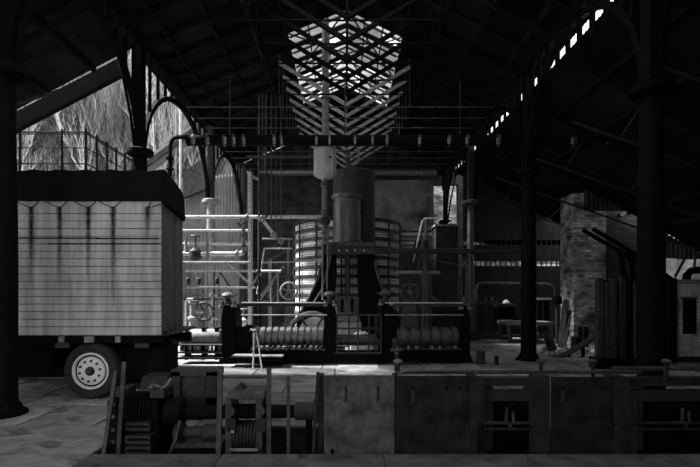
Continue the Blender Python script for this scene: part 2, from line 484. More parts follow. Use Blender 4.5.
# deep sloping barge beam closing the aisle roof
bb = MB().prism([(PX(0, 10.9), PZ(120, 10.9)), (PX(122, 10.9), PZ(56, 10.9)), (PX(122, 10.9), PZ(74, 10.9)), (PX(0, 10.9), PZ(138, 10.9))], 10.9, 11.05)
tag(bb.build_at('trim_1', M['black'], (-6, 10.9, 6)), 'deep dark sloping barge board at the left aisle roof edge', kind='structure')

# ---- eave beams on the arcades
for i, x in enumerate((WL, WR)):
    ez = EAVE + (.3 if i == 0 else 0)
    b = MB().box(x - .07, x + .07, 2, 22, ez - .2, ez + .02)
    tag(b.build_at('trim_%d' % (i + 2), M['black'], (x, 12, ez - .2)), 'dark iron eave beam carried by the %s arcade' % ('left', 'right')[i], kind='structure')
    if i == 0: continue
    eb = bpy.data.objects['trim_%d' % (i + 2)]; ORG[eb.name] = Vector((x, 12, EAVE - .2))
    mul = MB().box(-.02, .02, -.05 - .03 * i, .05 + .03 * i, -.75, .05).mesh('mullion'); mul.materials.append(M['black'])
    yk = 7.2
    while yk < 21.8:
        share(mul, 'mullion', eb, (x, yk, EAVE - .2)); yk += .47

# ---- columns, arches
CAP = 4.8
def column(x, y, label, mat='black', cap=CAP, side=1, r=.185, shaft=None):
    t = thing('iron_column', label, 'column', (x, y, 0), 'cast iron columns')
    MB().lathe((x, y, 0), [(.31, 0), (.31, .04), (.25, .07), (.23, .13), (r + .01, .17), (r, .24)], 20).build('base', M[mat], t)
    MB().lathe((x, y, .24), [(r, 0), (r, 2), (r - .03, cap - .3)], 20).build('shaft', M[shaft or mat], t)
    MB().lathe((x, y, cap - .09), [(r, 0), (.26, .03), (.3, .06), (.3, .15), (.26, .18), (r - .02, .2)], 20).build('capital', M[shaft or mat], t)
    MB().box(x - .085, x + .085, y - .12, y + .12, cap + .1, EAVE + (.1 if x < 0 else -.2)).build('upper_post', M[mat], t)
    # curved bracket towards the aisle
    b = MB(); b.tube([(x - side * .12, y, cap + .12), (x - side * .22, y, cap + .9), (x - side * .42, y, cap + 1.9), (x - side * .52, y, EAVE - .1)], .035, 6)
    b.build('bracket', M[mat], t)
    return t
LC = [6.6, 10.9, 16.3, 21.4]
RC = [6.97, 11.75, 16.5, 21.2]
column(PX(2.5, 6.6), 6.6, 'black iron column at the left edge, nearest the viewer', side=1)
column(PX(140, 10.9), 10.9, 'dark iron column rising behind the lorry roof', side=1, cap=4.92)
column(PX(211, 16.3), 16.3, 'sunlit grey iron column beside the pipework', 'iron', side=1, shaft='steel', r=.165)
column(-4.6, 21.4, 'far left iron column against the corrugated wall', 'iron', side=1)
column(PX(651, 6.97), 6.97, 'large black iron column in the right foreground', side=-1, cap=4.69)
column(PX(528.5, 11.75), 11.75, 'middle black iron column of the right arcade', side=-1, cap=4.69)
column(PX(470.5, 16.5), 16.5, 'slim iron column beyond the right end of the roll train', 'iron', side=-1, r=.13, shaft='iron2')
column(4.53, 21.2, 'farthest iron column of the right arcade by the end wall', side=-1, r=.11)
def arch(x, ya, yb, label, cap=CAP):
    t = thing('arcade_arch', label, 'arch', (x, (ya + yb) / 2, cap), 'arcade arches')
    ym = (ya + yb) / 2; top = EAVE - .28; ez = EAVE + (.3 if x < 0 else 0)
    p1 = arc((x, ya + .12, cap + .1), (x, ym, top), 0, 12); p2 = arc((x, yb - .12, cap + .1), (x, ym, top), 0, 12)
    b = MB()
    pts = p1 + p2[::-1][1:]
    for i in range(len(pts) - 1): b.bar(pts[i], pts[i + 1], .12, .11, up=(1, 0, 0))
    b.build('arch_rib', M['black'], t)
    n = 11
    for k in range(1, n):
        yk = ya + (yb - ya) * k / n
        u = abs(yk - ym) / (ym - ya - .12)
        if u >= 1: continue
        # ellipse height of the rib at yk
        z = cap + .1 + (top - cap - .1) * math.sqrt(max(0, 1 - u * u))
        if ez - .2 - z > .05: MB().box(x - .03, x + .03, yk - .035, yk + .035, z, ez - .18).build('spandrel_bar', M['black'], t)
    return t
names = ['nearest', 'second', 'third']
for i in range(3):
    arch(WL + (.02 if i < 2 else .08), LC[i], LC[i + 1], 'iron arch with spandrel bars, %s on the left arcade' % names[i])
    arch(WR, RC[i], RC[i + 1], 'iron arch with spandrel bars, %s on the right arcade' % names[i], 4.69)

# ---- roof trusses
ordn = ['first', 'second', 'third', 'fourth', 'fifth', 'sixth', 'seventh', 'eighth', 'ninth', 'tenth', 'eleventh', 'twelfth', 'thirteenth', 'fourteenth', 'fifteenth']
for i, y in enumerate(TY):
    zt = 7.2
    where = 'in front of the ridge light' if y < 13 else ('under the ridge light' if y < 17.9 else 'between the ridge light and the end wall')
    t = thing('roof_truss', 'iron king-post roof truss %s, %s from the front' % (where, ordn[i]), 'truss', (0, y, zt), 'nave roof trusses')
    near = y < 13.4  # farther members paler: light from the ridge glazing put into their colour
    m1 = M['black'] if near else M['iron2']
    for s, xe in ((-1, WL - .1), (1, WR + .1)):
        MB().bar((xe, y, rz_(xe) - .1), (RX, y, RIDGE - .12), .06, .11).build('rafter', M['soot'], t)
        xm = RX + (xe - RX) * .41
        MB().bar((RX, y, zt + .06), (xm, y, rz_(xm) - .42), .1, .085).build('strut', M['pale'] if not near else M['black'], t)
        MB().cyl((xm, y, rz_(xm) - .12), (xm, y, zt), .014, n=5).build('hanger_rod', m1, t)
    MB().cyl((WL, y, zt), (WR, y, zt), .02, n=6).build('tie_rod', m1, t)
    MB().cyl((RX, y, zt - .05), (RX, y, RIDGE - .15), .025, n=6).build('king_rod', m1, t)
# right aisle trusses
for i, y in enumerate((6.97, 9.4, 11.75, 14.1, 16.5)):
    t = thing('aisle_truss', 'dark iron rafter frame of the right aisle, %s from the front' % ordn[i], 'truss', (8, y, 4.5), 'right aisle trusses')
    MB().bar((WR, y, RA(WR) - .22), (11.2, y, RA(11.2) - .22), .06, .13).build('rafter', M['soot'], t)
    MB().cyl((WR, y, RA(WR) - 1.5), (10.4, y, RA(10.4) - .3), .03, n=6).build('tie_rod', M['iron'], t)
    for xs in (6, 7.6, 9.2): MB().cyl((xs, y, RA(xs) - .25), (xs - .5, y, RA(WR) - 1.5 + (xs - .5 - WR) * (RA(10.4) - .3 - RA(WR) + 1.5) / (10.4 - WR)), .022, n=6).build('strut', M['iron'], t)
for i, y in enumerate((6.6, 8.7)):
    t = thing('aisle_truss', 'dark iron rafter frame of the left aisle, %s' % ('nearer one', 'farther one')[i], 'truss', (-8, y, 4.5), 'left aisle trusses')
    MB().bar((WL, y, LA(WL) - .22), (-11.1, y, LA(-11.1) - .22), .06, .13).build('rafter', M['soot'], t)
    MB().cyl((WL, y, 5.6), (-10.4, y, LA(-10.4) - .3), .03, n=6).build('tie_rod', M['iron'], t)

# ---- corrugated wall left, and the outside beyond it
wc = struct('wall_corrugated', 'galvanised corrugated iron wall beyond the pipework', (-6.5, 21.5, 0))
def csheet(x0, x1, z0, z1a, z1b, y, par, mat='corr'):
    k = int((x1 - x0) / .035); v = []; f = []
    for i in range(k + 1):
        x = x0 + (x1 - x0) * i / k; yo = .03 * math.sin(2 * PI * (x - x0) / .14)
        v += [(x, y + yo, z0), (x, y + yo, z1a + (z1b - z1a) * i / k)]
    for i in range(k): f.append((2 * i, 2 * i + 2, 2 * i + 3, 2 * i + 1))
    return MB().add(v, f, True).build('corrugated_sheet', M[mat], par)
x = -9.6
while x < -4.3:
    x1 = min(x + .84, -4.25)
    zt = lambda q: min(7.4, 6.1 + .0 * q)
    csheet(x, x1 + .03, 0, 3.0, 3.0, 21.5 + random.uniform(0, .015), wc)
    csheet(x, x1 + .03, 2.9, 6.6 + .5 * (x + 9.6) / 5, 6.6 + .5 * (x1 + 9.6) / 5, 21.46 + random.uniform(0, .015), wc)
    x = x1
# dark lean-to roof seen end-on against the sheets
lo = thing('lean_to_roof', 'pale edged lean-to roof beyond the left arcade', 'roof', (-8, 20.5, 6))
MB().bar(P(140, 172, 20.5), P(203, 126, 20.5), 1.2, .1).build('roof_slope', M['steel'], lo)
MB().bar(P(140, 170, 19.8), P(203, 124, 19.8), .12, .16).build('gutter', M['iron'], lo)
MB().pprism([(183, 172), (212, 152), (212, 186), (183, 198)], 21.0, .3).build('gable_panel', M['iron2'], lo)
MB().cyl(P(180.5, 100, 19.5), P(180.5, 320, 19.5), .05).build('drain_pipe', M['pale'], lo)
MB().cyl(P(176, 100, 19.9), P(176, 320, 19.9), .03).build('drain_pipe', M['steel'], lo)

tw = MB().box(-40, -8.9, 16.2, 27, 0, 5.75).build_at('retaining_wall', M['brick'], (-20, 16.2, 0))
tag(tw, 'raised bank retaining wall outside the left aisle', kind='structure')
hv = []; hf = []
HN = 26
for j in range(HN):
    for i in range(HN):
        hx = -48 + 60 * i / (HN - 1); q = j / (HN - 1)
        hv.append((hx, 24 + 26 * q + random.uniform(-.4, .4), 3.5 + 27 * q ** .9 + random.uniform(-.6, .6)))
for j in range(HN - 1):
    for i in range(HN - 1): a = j * HN + i; hf.append((a, a + 1, a + HN + 1, a + HN))
tag(MB().add(hv, hf, True).build_at('hillside', M['hill'], (-15, 24, 3.5)), 'steep pale winter hillside outside', kind='structure')

rl = thing('guard_railing', 'dark metal railing on the bank above the lorry roof', 'railing', (-9, 16.3, 5.75))
RD = 16.3
ra = P(-10, 132, RD); rc = P(86, 132, RD); re = P(131, 165, 19.6); re = Vector((rc.x, 21.5, rc.z))
for dz, rr in ((0, .032), (-.07, .02), (-.55, .018), (-1.1, .025)):
    MB().tube([ra + Vector((0, 0, dz)), rc + Vector((0, 0, dz)), re + Vector((0, 0, dz))], rr, 6).build('rail', M['black'], rl)
for px in (20, 62): MB().bar(P(px, 129, RD), P(px, 172, RD), .055).build('post', M['black'], rl)
for k in range(7):
    MB().bar((rc.x, RD + k * .72, rc.z + .12), (rc.x, RD + k * .72, 5.75), .06).build('post', M['black'], rl)

# bare trees on the hillside: a thicket of wiry stems
def tree_mesh(h, mat):
    b = MB()
    def limb(p, d, L, r, lvl):
        pts = [p]; n = 6; dd = d.copy()
        for i in range(n):
            dd = (dd + Vector((random.uniform(-.26, .26), random.uniform(-.2, .2), random.uniform(0, .16)))).normalized()
            pts.append(pts[-1] + dd * L / n)
        b.tube(pts, [r * (1 - .7 * i / n) for i in range(n + 1)], 4)
        if lvl:
            for i in range(1, n + 1):
                for q in range(2):
                    e = (dd + Vector((random.uniform(-.7, .7), random.uniform(-.5, .5), random.uniform(.2, .9)))).normalized()
                    limb(pts[i], e, L * random.uniform(.3, .5), r * .5, lvl - 1)
    for k in range(2): limb(Vector((random.uniform(-.3, .3), 0, -.3)), Vector((random.uniform(-.3, .3), 0, 1)), h, random.uniform(.045, .075), 2)
    me = b.mesh('bare_tree'); me.materials.append(mat); return me
variants = [tree_mesh(random.uniform(4.5, 6.5), M['bark'] if k % 3 else M['bark_dark']) for k in range(7)]
for k in range(150):
    y = 26.2 + 10.8 * random.random() ** 1.5; x = random.uniform(-18.5, -6.0) * y / 24.5
    q = (y - 24) / 26
    o = bpy.data.objects.new('bare_tree', variants[k % 7]); C.objects.link(o)
    o.location = (x, y, 3.5 + 27 * q ** .9); o.rotation_euler.z = random.uniform(-.6, .6); s0 = random.uniform(.8, 1.25); o.scale = (s0, s0, s0)
    tag(o, ('pale' if (k % 7) % 3 else 'dark') + '-barked leafless tree in the thicket on the hillside', 'tree', ('pale' if (k % 7) % 3 else 'dark') + ' bare hillside trees')
# whitewashed wall outside, seen through the gap beside the end wall
ow = struct('wall_outside', 'whitewashed brick wall outside the end wall', (5, 24, 0))
MB().box(3.0, 9, 24.2, 24.5, 0, 9).build('brickwork', M['brick'], ow)

# ================================================================== LORRY
LD = 7.47                      # depth of its side
t = thing('lorry', 'old lorry with pale planked side and black tarpaulin, parked on the left', 'lorry', (PX(92, LD), LD, 0))
lx0, lx1 = PX(-40, LD), PX(161, LD)
BD = 2.1                       # body width
rows = [206.5 + 7.62 * k for k in range(17)] + [336.5]
ztop = PZ(201, LD)
edges = [201] + [213.5 + 7.55 * k for k in range(16)] + [335.5]
edges = edges[:1] + [e for e in edges[1:] if e < 333] + [335.5]
for i in range(len(edges) - 1):
    g = .008; z1, z0 = PZ(edges[i], LD) - g / 2, PZ(edges[i + 1], LD) + g / 2
    o = MB().box(lx0, lx1, LD + random.uniform(-.004, .004), LD + .045, z0, z1).build('plank', M['plank'], t, bevel=.006)
# dark core behind the plank joints, end boards, tarpaulin
xr = PX(183, LD + BD)
core = MB().prism([(lx0, PZ(336, LD)), (lx1 - .01, PZ(336, LD)), (lx1 - .01, ztop), (lx0, ztop)], LD + .045, LD + .07)
core.build('side_frame', M['black'], t)
nb = 9
for k in range(nb):
    a, c = max(.03, k / nb), (k + 1) / nb - .012
    xa, ya = lx1 + (xr - lx1) * a, LD + BD * a; xc, yc = lx1 + (xr - lx1) * c, LD + BD * c
    z0 = PZ(336, LD) + .05 * (k % 2)
    MB().add([(xa, ya, z0), (xc, yc, z0), (xc, yc, ztop - .02), (xa, ya, ztop - .02), (xa - .04, ya, z0), (xc - .04, yc, z0), (xc - .04, yc, ztop - .02), (xa - .04, ya, ztop - .02)],
             [(0, 1, 2, 3), (7, 6, 5, 4), (0, 4, 5, 1), (1, 5, 6, 2), (2, 6, 7, 3), (3, 7, 4, 0)]).build('end_board', M['tail'], t)
MB().prism([(lx0, PZ(336, LD)), (xr - .05, PZ(336, LD)), (xr - .05, ztop), (lx0, ztop)], LD + BD, LD + BD + .05).build('far_side', M['boards'], t)
MB().box(lx0, lx1 - .1, LD + .07, LD + BD, PZ(339, LD), PZ(336, LD)).build('deck', M['wood'], t)
zt = PZ(167.5, LD)
tv = MB(); n = 26
prof = [(0, ztop - .01, -.03), (0, ztop + .12, -.025), (0, zt - .12, .0), (.06, zt - .03, .05), (.3, zt, .2), (1.0, zt + .02, 1.0), (1.8, zt, 1.8), (2.08, zt - .12, 2.05), (2.13, ztop - .01, 2.13)]
vv = []; ff = []
for i in range(n + 1):
    q = i / n
    for j, (_, z, yy_) in enumerate(prof):
        x = lx0 + (lx1 + .04 + (xr - lx1) * max(0, yy_) / BD - lx0) * q
        wob = .02 * math.sin(i * 1.9 + j) * (1 if 0 < j < 8 else .3)
        vv.append((x, LD + yy_ + wob * .6, z + wob))
m_ = len(prof)
for i in range(n):
    for j in range(m_ - 1): a = i * m_ + j; ff.append((a, a + m_, a + m_ + 1, a + 1))
ff.append(tuple(n * m_ + j for j in range(m_)))
tp = tv.add(vv, ff, False).build('tarpaulin', M['tarp'], t)
# tarpaulin hanging over the tail end
MB().add([(lx1 + .035, LD - .03, ztop + .2), (xr + .05, LD + BD, ztop + .1), (xr + .06, LD + BD + .02, PZ(219, LD + BD)), (lx1 + .5 * (xr - lx1) + .05, LD + BD * .55, PZ(209, 8.5)), (lx1 + .04, LD, PZ(203, LD))],
         [(0, 1, 2, 3, 4)]).build('tarpaulin_flap', M['tarp'], t)
# tie ropes and tar streaks below them
for px in (31, 59.5, 88, 113, 147.5):
    kx, ky = px, 207.5
    for (ex, ey) in ((px - 14, 201.5), (px + 8, 201)) if px < 140 else ((px + 3, 202), (px + 13, 204)):
        pm = P((kx + ex) / 2, (ky + ey) / 2 + .7, LD - .015)
        MB().tube([P(ex, ey, LD - .02), pm, P(kx, ky, LD - .015)], .0065, 5).build('tie_rope', M['black'], t)
    hgt = random.uniform(75, 120) if px < 120 else 40
    vv = []; ff = []; n = 8
    for i in range(n + 1):
        q = i / n; wd = 3.0 * (1 - q) ** .5 + .8
        for s in (-1, 1): vv.append(P(px + s * wd + .4 * math.sin(i * 2.1), 206.5 + hgt * q, LD - .0065))
    for i in range(n): ff.append((2 * i, 2 * i + 1, 2 * i + 3, 2 * i + 2))
    MB().add(vv, ff).build('tar_streak', M['stain'], t)
# long dark seams where the joints have opened
for (yy_, xa, xb) in ((238.2, 18, 100), (243.8, 48, 160), (238.6, 96, 159)):
    MB().pbox(xa, yy_ - .7, xb, yy_ + .6, LD - .006, .01).build('open_seam', M['black'], t)
# chassis, brackets, axle, mudguard
MB().box(lx0, PX(158, LD), LD + .5, LD + .65, PZ(352, LD), PZ(341, LD)).build('chassis_rail', M['black'], t)
MB().box(lx0, PX(158, LD), LD + 1.5, LD + 1.65, PZ(352, LD), PZ(341, LD)).build('chassis_rail', M['black'], t)
MB().box(lx0, lx1, LD + .03, LD + .12, PZ(343, LD), PZ(336, LD)).build('sill', M['black'], t)
for px in (61, 89, 117.5):
    MB().pbox(px - 2.5 - (2.5 if px == 89 else 0), 336.5, px + 2.5 + (2 if px == 89 else 0), 342.5, LD - .02, .06).build('bracket', M['steel'], t)
for px in (60, 140): MB().pbox(px - 5, 343, px + 9, 348, LD + .25, .1).build('bracket', M['iron2'], t)
MB().pbox(28, 350, 52, 372, LD + .6, .7).build('fuel_tank', M['black'], t, bevel=.05)
MB().pbox(156, 340, 171, 348, LD + 1.2, .4).build('lamp_board', M['iron2'], t)
MB().pbox(-20, 336, 150, 386, LD + 2.0, .06).build('guard_and_shade', M['black'], t)  # guard carried up as a black sheet standing for shade under the body
MB().cyl(P(92, 372, LD + .2), P(92, 372, LD + 1.9) + Vector((0, 0, -.08)), .07).build('axle', M['iron'], t)
WR_ = 28.7 * LD / FPX
def wheel(cx, cz, y, parent, face=True, width=.26):
    R = WR_
    tr = MB().lathe((cx, y, cz), [(R * .62, .02), (R * .66, -.0), (R * .78, -.02), (R * .92, -.005), (R * .99, .04), (R, .09), (R, width - .07), (R * .97, width - .02), (R * .8, width), (R * .62, width - .02)], 40, 'y').build('wheel', M['tyre'], parent); parent = tr
    if not face: return
    rm = MB().lathe((cx, y, cz), [(R * .645, .03), (R * .64, -.02), (R * .59, -.025), (R * .565, .0), (R * .53, .03), (R * .52, .04)], 40, 'y').build('rim', M['rim'], parent)
    # the two end caps of that lathe would close it: replaced by the dish below
    me = rm.data; bm = bmesh.new(); bm.from_mesh(me)
    bmesh.ops.delete(bm, geom=[f for f in bm.faces if len(f.verts) > 8], context='FACES'); bm.to_mesh(me); bm.free()
    disc = MB().lathe((cx, y, cz), [(R * .52, .03), (R * .49, .0), (R * .42, -.02), (R * .2, -.025), (R * .14, -.02)], 40, 'y').build('dish', M['rim'], parent)
    gap = MB().torus((cx, y + .025, cz), R * .53, .02, 'y', 32, 6).build('rim_groove', M['black'], parent)
    hub = MB().lathe((cx, y, cz), [(R * .17, .0), (R * .16, -.04), (R * .12, -.07), (R * .08, -.075)], 20, 'y').build('hub', M['iron'], parent)
    MB().cyl((cx, y - .062, cz), (cx, y - .09, cz), .025).build('hub_cap', M['iron2'], parent)
    for k in range(10):
        a = 2 * PI * (k + .3) / 10
        c = Vector((cx + R * .36 * math.cos(a), y - .01, cz + R * .36 * math.sin(a)))
        MB().cyl(c, c + Vector((0, -.035, 0)), .02, n=6).build('wheel_nut', M['iron'], parent)
wheel(PX(90.8, LD + .04), WR_, LD + .04, t)
wheel(PX(92, LD + .08) - .0, WR_, LD + 1.75, t, False)
wheel(PX(150, LD + 1.5) - .18, WR_, LD + 1.45, t, False, .3)
MB().box(PX(146, LD), PX(158, LD), LD + .3, LD + .9, PZ(396, LD), PZ(350, LD)).build('mud_flap', M['black'], t)

# ================================================================== FURNACE, STEAM HAMMER
FD = 17.3
t = thing('round_furnace', 'big round brick furnace banded with iron hoops behind the hammer', 'furnace', (PX(347.5, FD), FD, 0))
fx, fr = PX(347.5, FD), 52.5 * FD / FPX * .985
ztf = PZ(224, FD)
MB().lathe((fx, FD, 0), [(fr, 0), (fr, ztf - .1), (fr - .12, ztf), (fr - .5, ztf + .02)], 48).build('brick_drum', M['brick_band'], t)
z = ztf - .02; k = 0
while z > .4:
    h = .125
    MB().lathe((fx, FD, z - h), [(fr + .035, 0), (fr + .045, .02), (fr + .045, h - .02), (fr + .035, h)], 48).build('iron_hoop', M['iron2'] if k % 3 else M['iron'], t)
    z -= .315; k += 1
for k in range(14):
    a = PI + PI * (k + .5) / 14
    c = Vector((fx + (fr + .06) * math.cos(a), FD + (fr + .06) * math.sin(a), 0))
    if k % 2 == 0: MB().cyl(c + Vector((0, 0, .1)), c + Vector((0, 0, ztf - .05)), .028, n=6).build('tie_bar', M['iron'], t)

HD = 14.3
t = thing('steam_hammer', 'tall dark steam hammer with splayed legs in the middle of the works', 'hammer', (PX(348, HD), HD, 0))
hx = PX(347, HD); s_ = HD / FPX
MB().lathe((hx, HD, PZ(243, HD)), [(14.5 * s_, 0), (14.5 * s_, .06), (13.5 * s_, .1), (13.5 * s_, 1.3), (15.5 * s_, 1.34), (15.5 * s_, 1.44), (11 * s_, 1.47)], 32).build('cylinder', M['bore'], t)
for sx in (-1, 1):
    c = Vector((hx + sx * 15.5 * s_, HD - .05, PZ(200, HD)))
    MB().torus(c, .08, .028, 'y', 14, 6).build('lifting_lug', M['iron'], t)
MB().lathe((PX(354, 15.2), 15.2, PZ(244, 15.2)), [(21 * 15.2 / FPX, 0), (21 * 15.2 / FPX, PZ(174, 15.2) - PZ(244, 15.2)), (19 * 15.2 / FPX, PZ(172, 15.2) - PZ(244, 15.2))], 32).build('steam_chest', M['iron'], t)
MB().pbox(321, 242, 376, 246, HD - .65, 1.3).build('table', M['iron2'], t)
MB().pbox(323, 246, 374, 254, HD - .6, 1.2).build('entablature', M['iron'], t)
for px in (331, 339, 347, 355, 364): MB().cyl(P(px, 250.5, HD - .6), P(px, 250.5, HD - .64), .03, n=6).build('bolt', M['pale'], t)
# splayed legs
legL = [(324, 253), (336, 253), (336.5, 275), (334, 300), (331, 338), (292, 338), (299, 315), (310, 296), (319, 276)]
legR = [(358, 253), (373, 253), (377, 276), (384, 294), (398, 313), (404, 338), (362, 338), (359, 300), (357.5, 275)]
for pl in (legL, legR):
    lg = MB().pprism(pl, HD - .45, .9).build('leg', M['black'], t, bevel=.03)
for pl in ([(322, 262), (319, 276), (310, 296), (301, 312)], [(375, 262), (378, 276), (385, 294), (396, 310)]):
    MB().tube([P(x, y, HD - .46) for x, y in pl], .04, 6).build('leg_flange', M['iron2'], t)
MB().cyl(P(347.5, 253, HD), P(347.5, 298, HD), .075, n=12).build('piston_rod', M['iron2'], t)
MB().pprism([(336, 296), (360, 296), (358, 316), (338, 316)], HD - .3, .6).build('tup', M['iron2'], t, bevel=.02)
for px in (342, 352): MB().pbox(px - 1.6, 299, px + 1.6, 312, HD - .33, .05).build('guide_slot', M['black'], t)
MB().pprism([(334, 322), (362, 322), (368, 345), (328, 345)], HD - .4, .9).build('anvil_block', M['steel'], t, bevel=.03)
MB().pbox(339, 316, 357, 322, HD - .3, .6).build('anvil_face', M['steel'], t)
# valve gear on the left side
MB().tube([P(331, 246, HD - .7), P(330, 262, HD - .7), P(322, 290, HD - .7), P(312, 306, HD - .7)], .03, 6).build('valve_lever', M['iron2'], t)
MB().cyl(P(322.5, 190, HD - .8), P(322.5, 300, HD - .8), .022, n=6).build('valve_rod', M['steel'], t)
MB().cyl(P(328, 225, HD - .8), P(327, 290, HD - .8), .02, n=6).build('valve_rod', M['steel'], t)
# top fittings
b = MB(); b.tube([P(340, 146, 15), P(343, 152, 15), P(349, 150, 15)], .045, 7); b.build('steam_elbow', M['iron2'], t)
MB().tube([P(358, 147, 15), P(358, 163, 15), P(355, 165, 15), P(350, 165, 15)], .045, 7).build('steam_elbow', M['steel'], t)
MB().cyl(P(348, 172, 15), P(348, 152, 15), .07).build('stop_valve', M['iron2'], t)
MB().torus(P(349, 157, 14.9), .11, .022, 'z', 16, 5).build('valve_wheel', M['steel'], t)

# pale header tank with its stack pipe
TD = 13.6; s_ = TD / FPX
t = thing('header_tank', 'pale octagonal header tank on a vertical pipe beside the hammer', 'tank', (PX(325, TD), TD, PZ(245, TD)))
c = (PX(325, TD), TD, PZ(177, TD))
MB().lathe(c, [(5 * s_, -.06), (9.5 * s_, 0), (11.3 * s_, .06), (11.3 * s_, PZ(147, TD) - c[2]), (10.6 * s_, PZ(145, TD) - c[2])], 8, smooth=False).build('tank', grey('pale_tank_paint', .45, .2, 5, .5, .3, stretch=(3, 3, .4)), t)
MB().lathe(c, [(11.6 * s_, PZ(150, TD) - c[2]), (11.6 * s_, PZ(148.5, TD) - c[2])], 8, smooth=False).build('rim_band', M['steel'], t)
MB().cyl(P(330, 157, TD - .34), P(330, 157, TD - .3), .035).build('drain_plug', M['black'], t)
MB().cyl(P(324.5, 178, TD), P(324.5, 244, TD), .075, n=14).build('down_pipe', M['steel'], t)
for yy_ in (184, 186, 212, 216, 222, 228, 234, 240): MB().lathe(P(324.5, yy_, TD), [(.12, 0), (.12, .035)], 14).build('flange', M['iron2'], t)
MB().lathe(P(324.5, 221, TD), [(.1, -.12), (.17, -.05), (.17, .05), (.1, .12)], 14).build('valve_body', M['iron'], t)
t2 = thing('stack_pipe', 'tall vent pipe rising from the tank through the ridge light', 'pipe', (PX(325.5, 14), 14, PZ(145, 14)))
MB().cyl(P(325.5, 145.5, TD), Vector((PX(325.5, TD), TD, 10.2)), .1, n=14).build('pipe', M['steel'], t2)
MB().lathe(P(325.5, 146.5, TD), [(.16, 0), (.16, .05)], 14).build('flange', M['iron2'], t2)
MB().lathe(P(325.5, 100, TD), [(.13, 0), (.13, .05)], 14).build('flange', M['iron2'], t2)

# ================================================================== ROLL TRAIN
D = 11.4; s_ = D / FPX
def roll(x0, x1, yc, r_px, D, mat, parent, grooves=0, nm='roll', deep=.25, necks=True):
    xa, xb = PX(x0, D), PX(x1, D); r = r_px * D / FPX; L = xb - xa
    prof = []
    if grooves:
        g = L / grooves
        for k in range(grooves):
            a = k * g
            prof += [(r * (1 - deep), a), (r * (1 - deep), a + g * .18), (r, a + g * .26), (r * 1.01, a + g * .62), (r, a + g * .92), (r * (1 - deep), a + g)]
    else: prof = [(r * .96, 0), (r, .03), (r, L - .03), (r * .96, L)]
    return MB().lathe((xa, D + r * .2, PZ(yc, D)), prof, 28, 'x').build(nm, mat, parent)
def housing(px, label, wpx=13, top=303, mat='black', wheel=True, yb=362):
    t = thing('mill_housing', label, 'rolling mill', (PX(px, D), D, 0), 'housings of the roll train')
    w2 = wpx / 2
    pl = [(px - w2 - 2, yb), (px - w2 - 2, yb - 4), (px - w2, yb - 7), (px - w2, top + 14), (px - w2 + 1.2, top + 7), (px - w2 + 2.5, top + 2), (px - 3, top), (px + 3, top), (px + w2 - 2.5, top + 2), (px + w2 - 1.2, top + 7), (px + w2, top + 14), (px + w2, yb - 7), (px + w2 + 2, yb - 4), (px + w2 + 2, yb)]
    MB().pprism(pl, D - .25, .75).build('frame', M[mat], t, bevel=.03)
    c = P(px, top, D)
    MB().lathe(c, [(.13, -.05), (.13, .05), (.07, .08), (.06, .22)], 14).build('screw', M['iron2'], t)
    if wheel:
        ch = MB().lathe(c, [(.05, .14), (.15, .17), (.17, .21), (.13, .26), (.05, .29)], 16).build('capstan_head', M['iron2'], t)
        for a in (0, PI / 2):
            dx, dy = .24 * math.cos(a + .4), .24 * math.sin(a + .4)
            MB().cyl(c + Vector((-dx, -dy, .225)), c + Vector((dx, dy, .225)), .022, n=6).build('capstan_bar', M['iron2'], ch)
    for sx in (-1, 1):
        hb = MB().cyl(P(px + sx * (w2 - 1.5), top + 4, D - .2), P(px + sx * (w2 - 1.5), top - 3, D - .2), .045, n=8).build('holding_bolt', M['iron2'], t)
        MB().cyl(P(px + sx * (w2 - 1.5), top + 3, D - .2), P(px + sx * (w2 - 1.5), top + 1, D - .2), .075, n=6).build('nut', M['steel'], hb)
    return t
housing(228, 'black mill housing at the left end of the roll train', 15, 304)
housing(330, 'black mill housing with a pale capstan head left of the lattice guard', 12, 303)
housing(386, 'black mill housing with a spread capstan right of the lattice guard', 13, 302)
housing(465, 'black mill housing at the right end of the roll train', 11, 306, wheel=False)

def stand(x0, x1, label, n, mat, ntxt):
    t = thing('roll_stand', label, 'rolling mill', (PX((x0 + x1) / 2, D), D, 0), 'pairs of grooved rolls')
    roll(x0, x1, 337.5, 10.5, D, mat, t, n)
    roll(x0 + 1, x1 - 1, 357, 8.5, D + .1, M['iron'], t, n, 'lower_roll')
    MB().pbox(x0 - 12, 303, x1 + 3, 306.5, D - .25, .18).build('top_beam', M['iron'], t)
    MB().pbox(x0 - 12, 302.4, x1 + 3, 303.4, D - .27, .2).build('beam_flange', M['pale'], t)
    MB().cyl(P(x0 - 12, 315, D - .3), P(x1 + 3, 315, D - .3), .018, n=6).build('guard_rod', M['steel'], t)
    MB().pbox(x0 - 2, 348.5, x1 + 1, 350, D - .45, .25).build('rest_bar', M['iron'], t)
    for k in range(n + 2):
        x = x0 + (x1 - x0) * (k + .5) / (n + 2)
        MB().pbox(x - .9, 346.5, x + .9, 349.2, D - .5, .2).build('guide', M['steel'] if k % 3 else M['iron'], t)
    MB().pbox(x0 - 6, 353, x1 + 4, 361.5, D - .3, .5).build('bed', M['black'], t)
    return t
stand(253, 324, 'long grooved rolls between the two left mill housings', 11, M['roll'], '')
stand(397, 460, 'short grooved rolls between the two right mill housings', 6, grey('dull_roll_steel', .09, .4, 12, .45, .4, metal=.4, stretch=(1, 6, 6)), '')
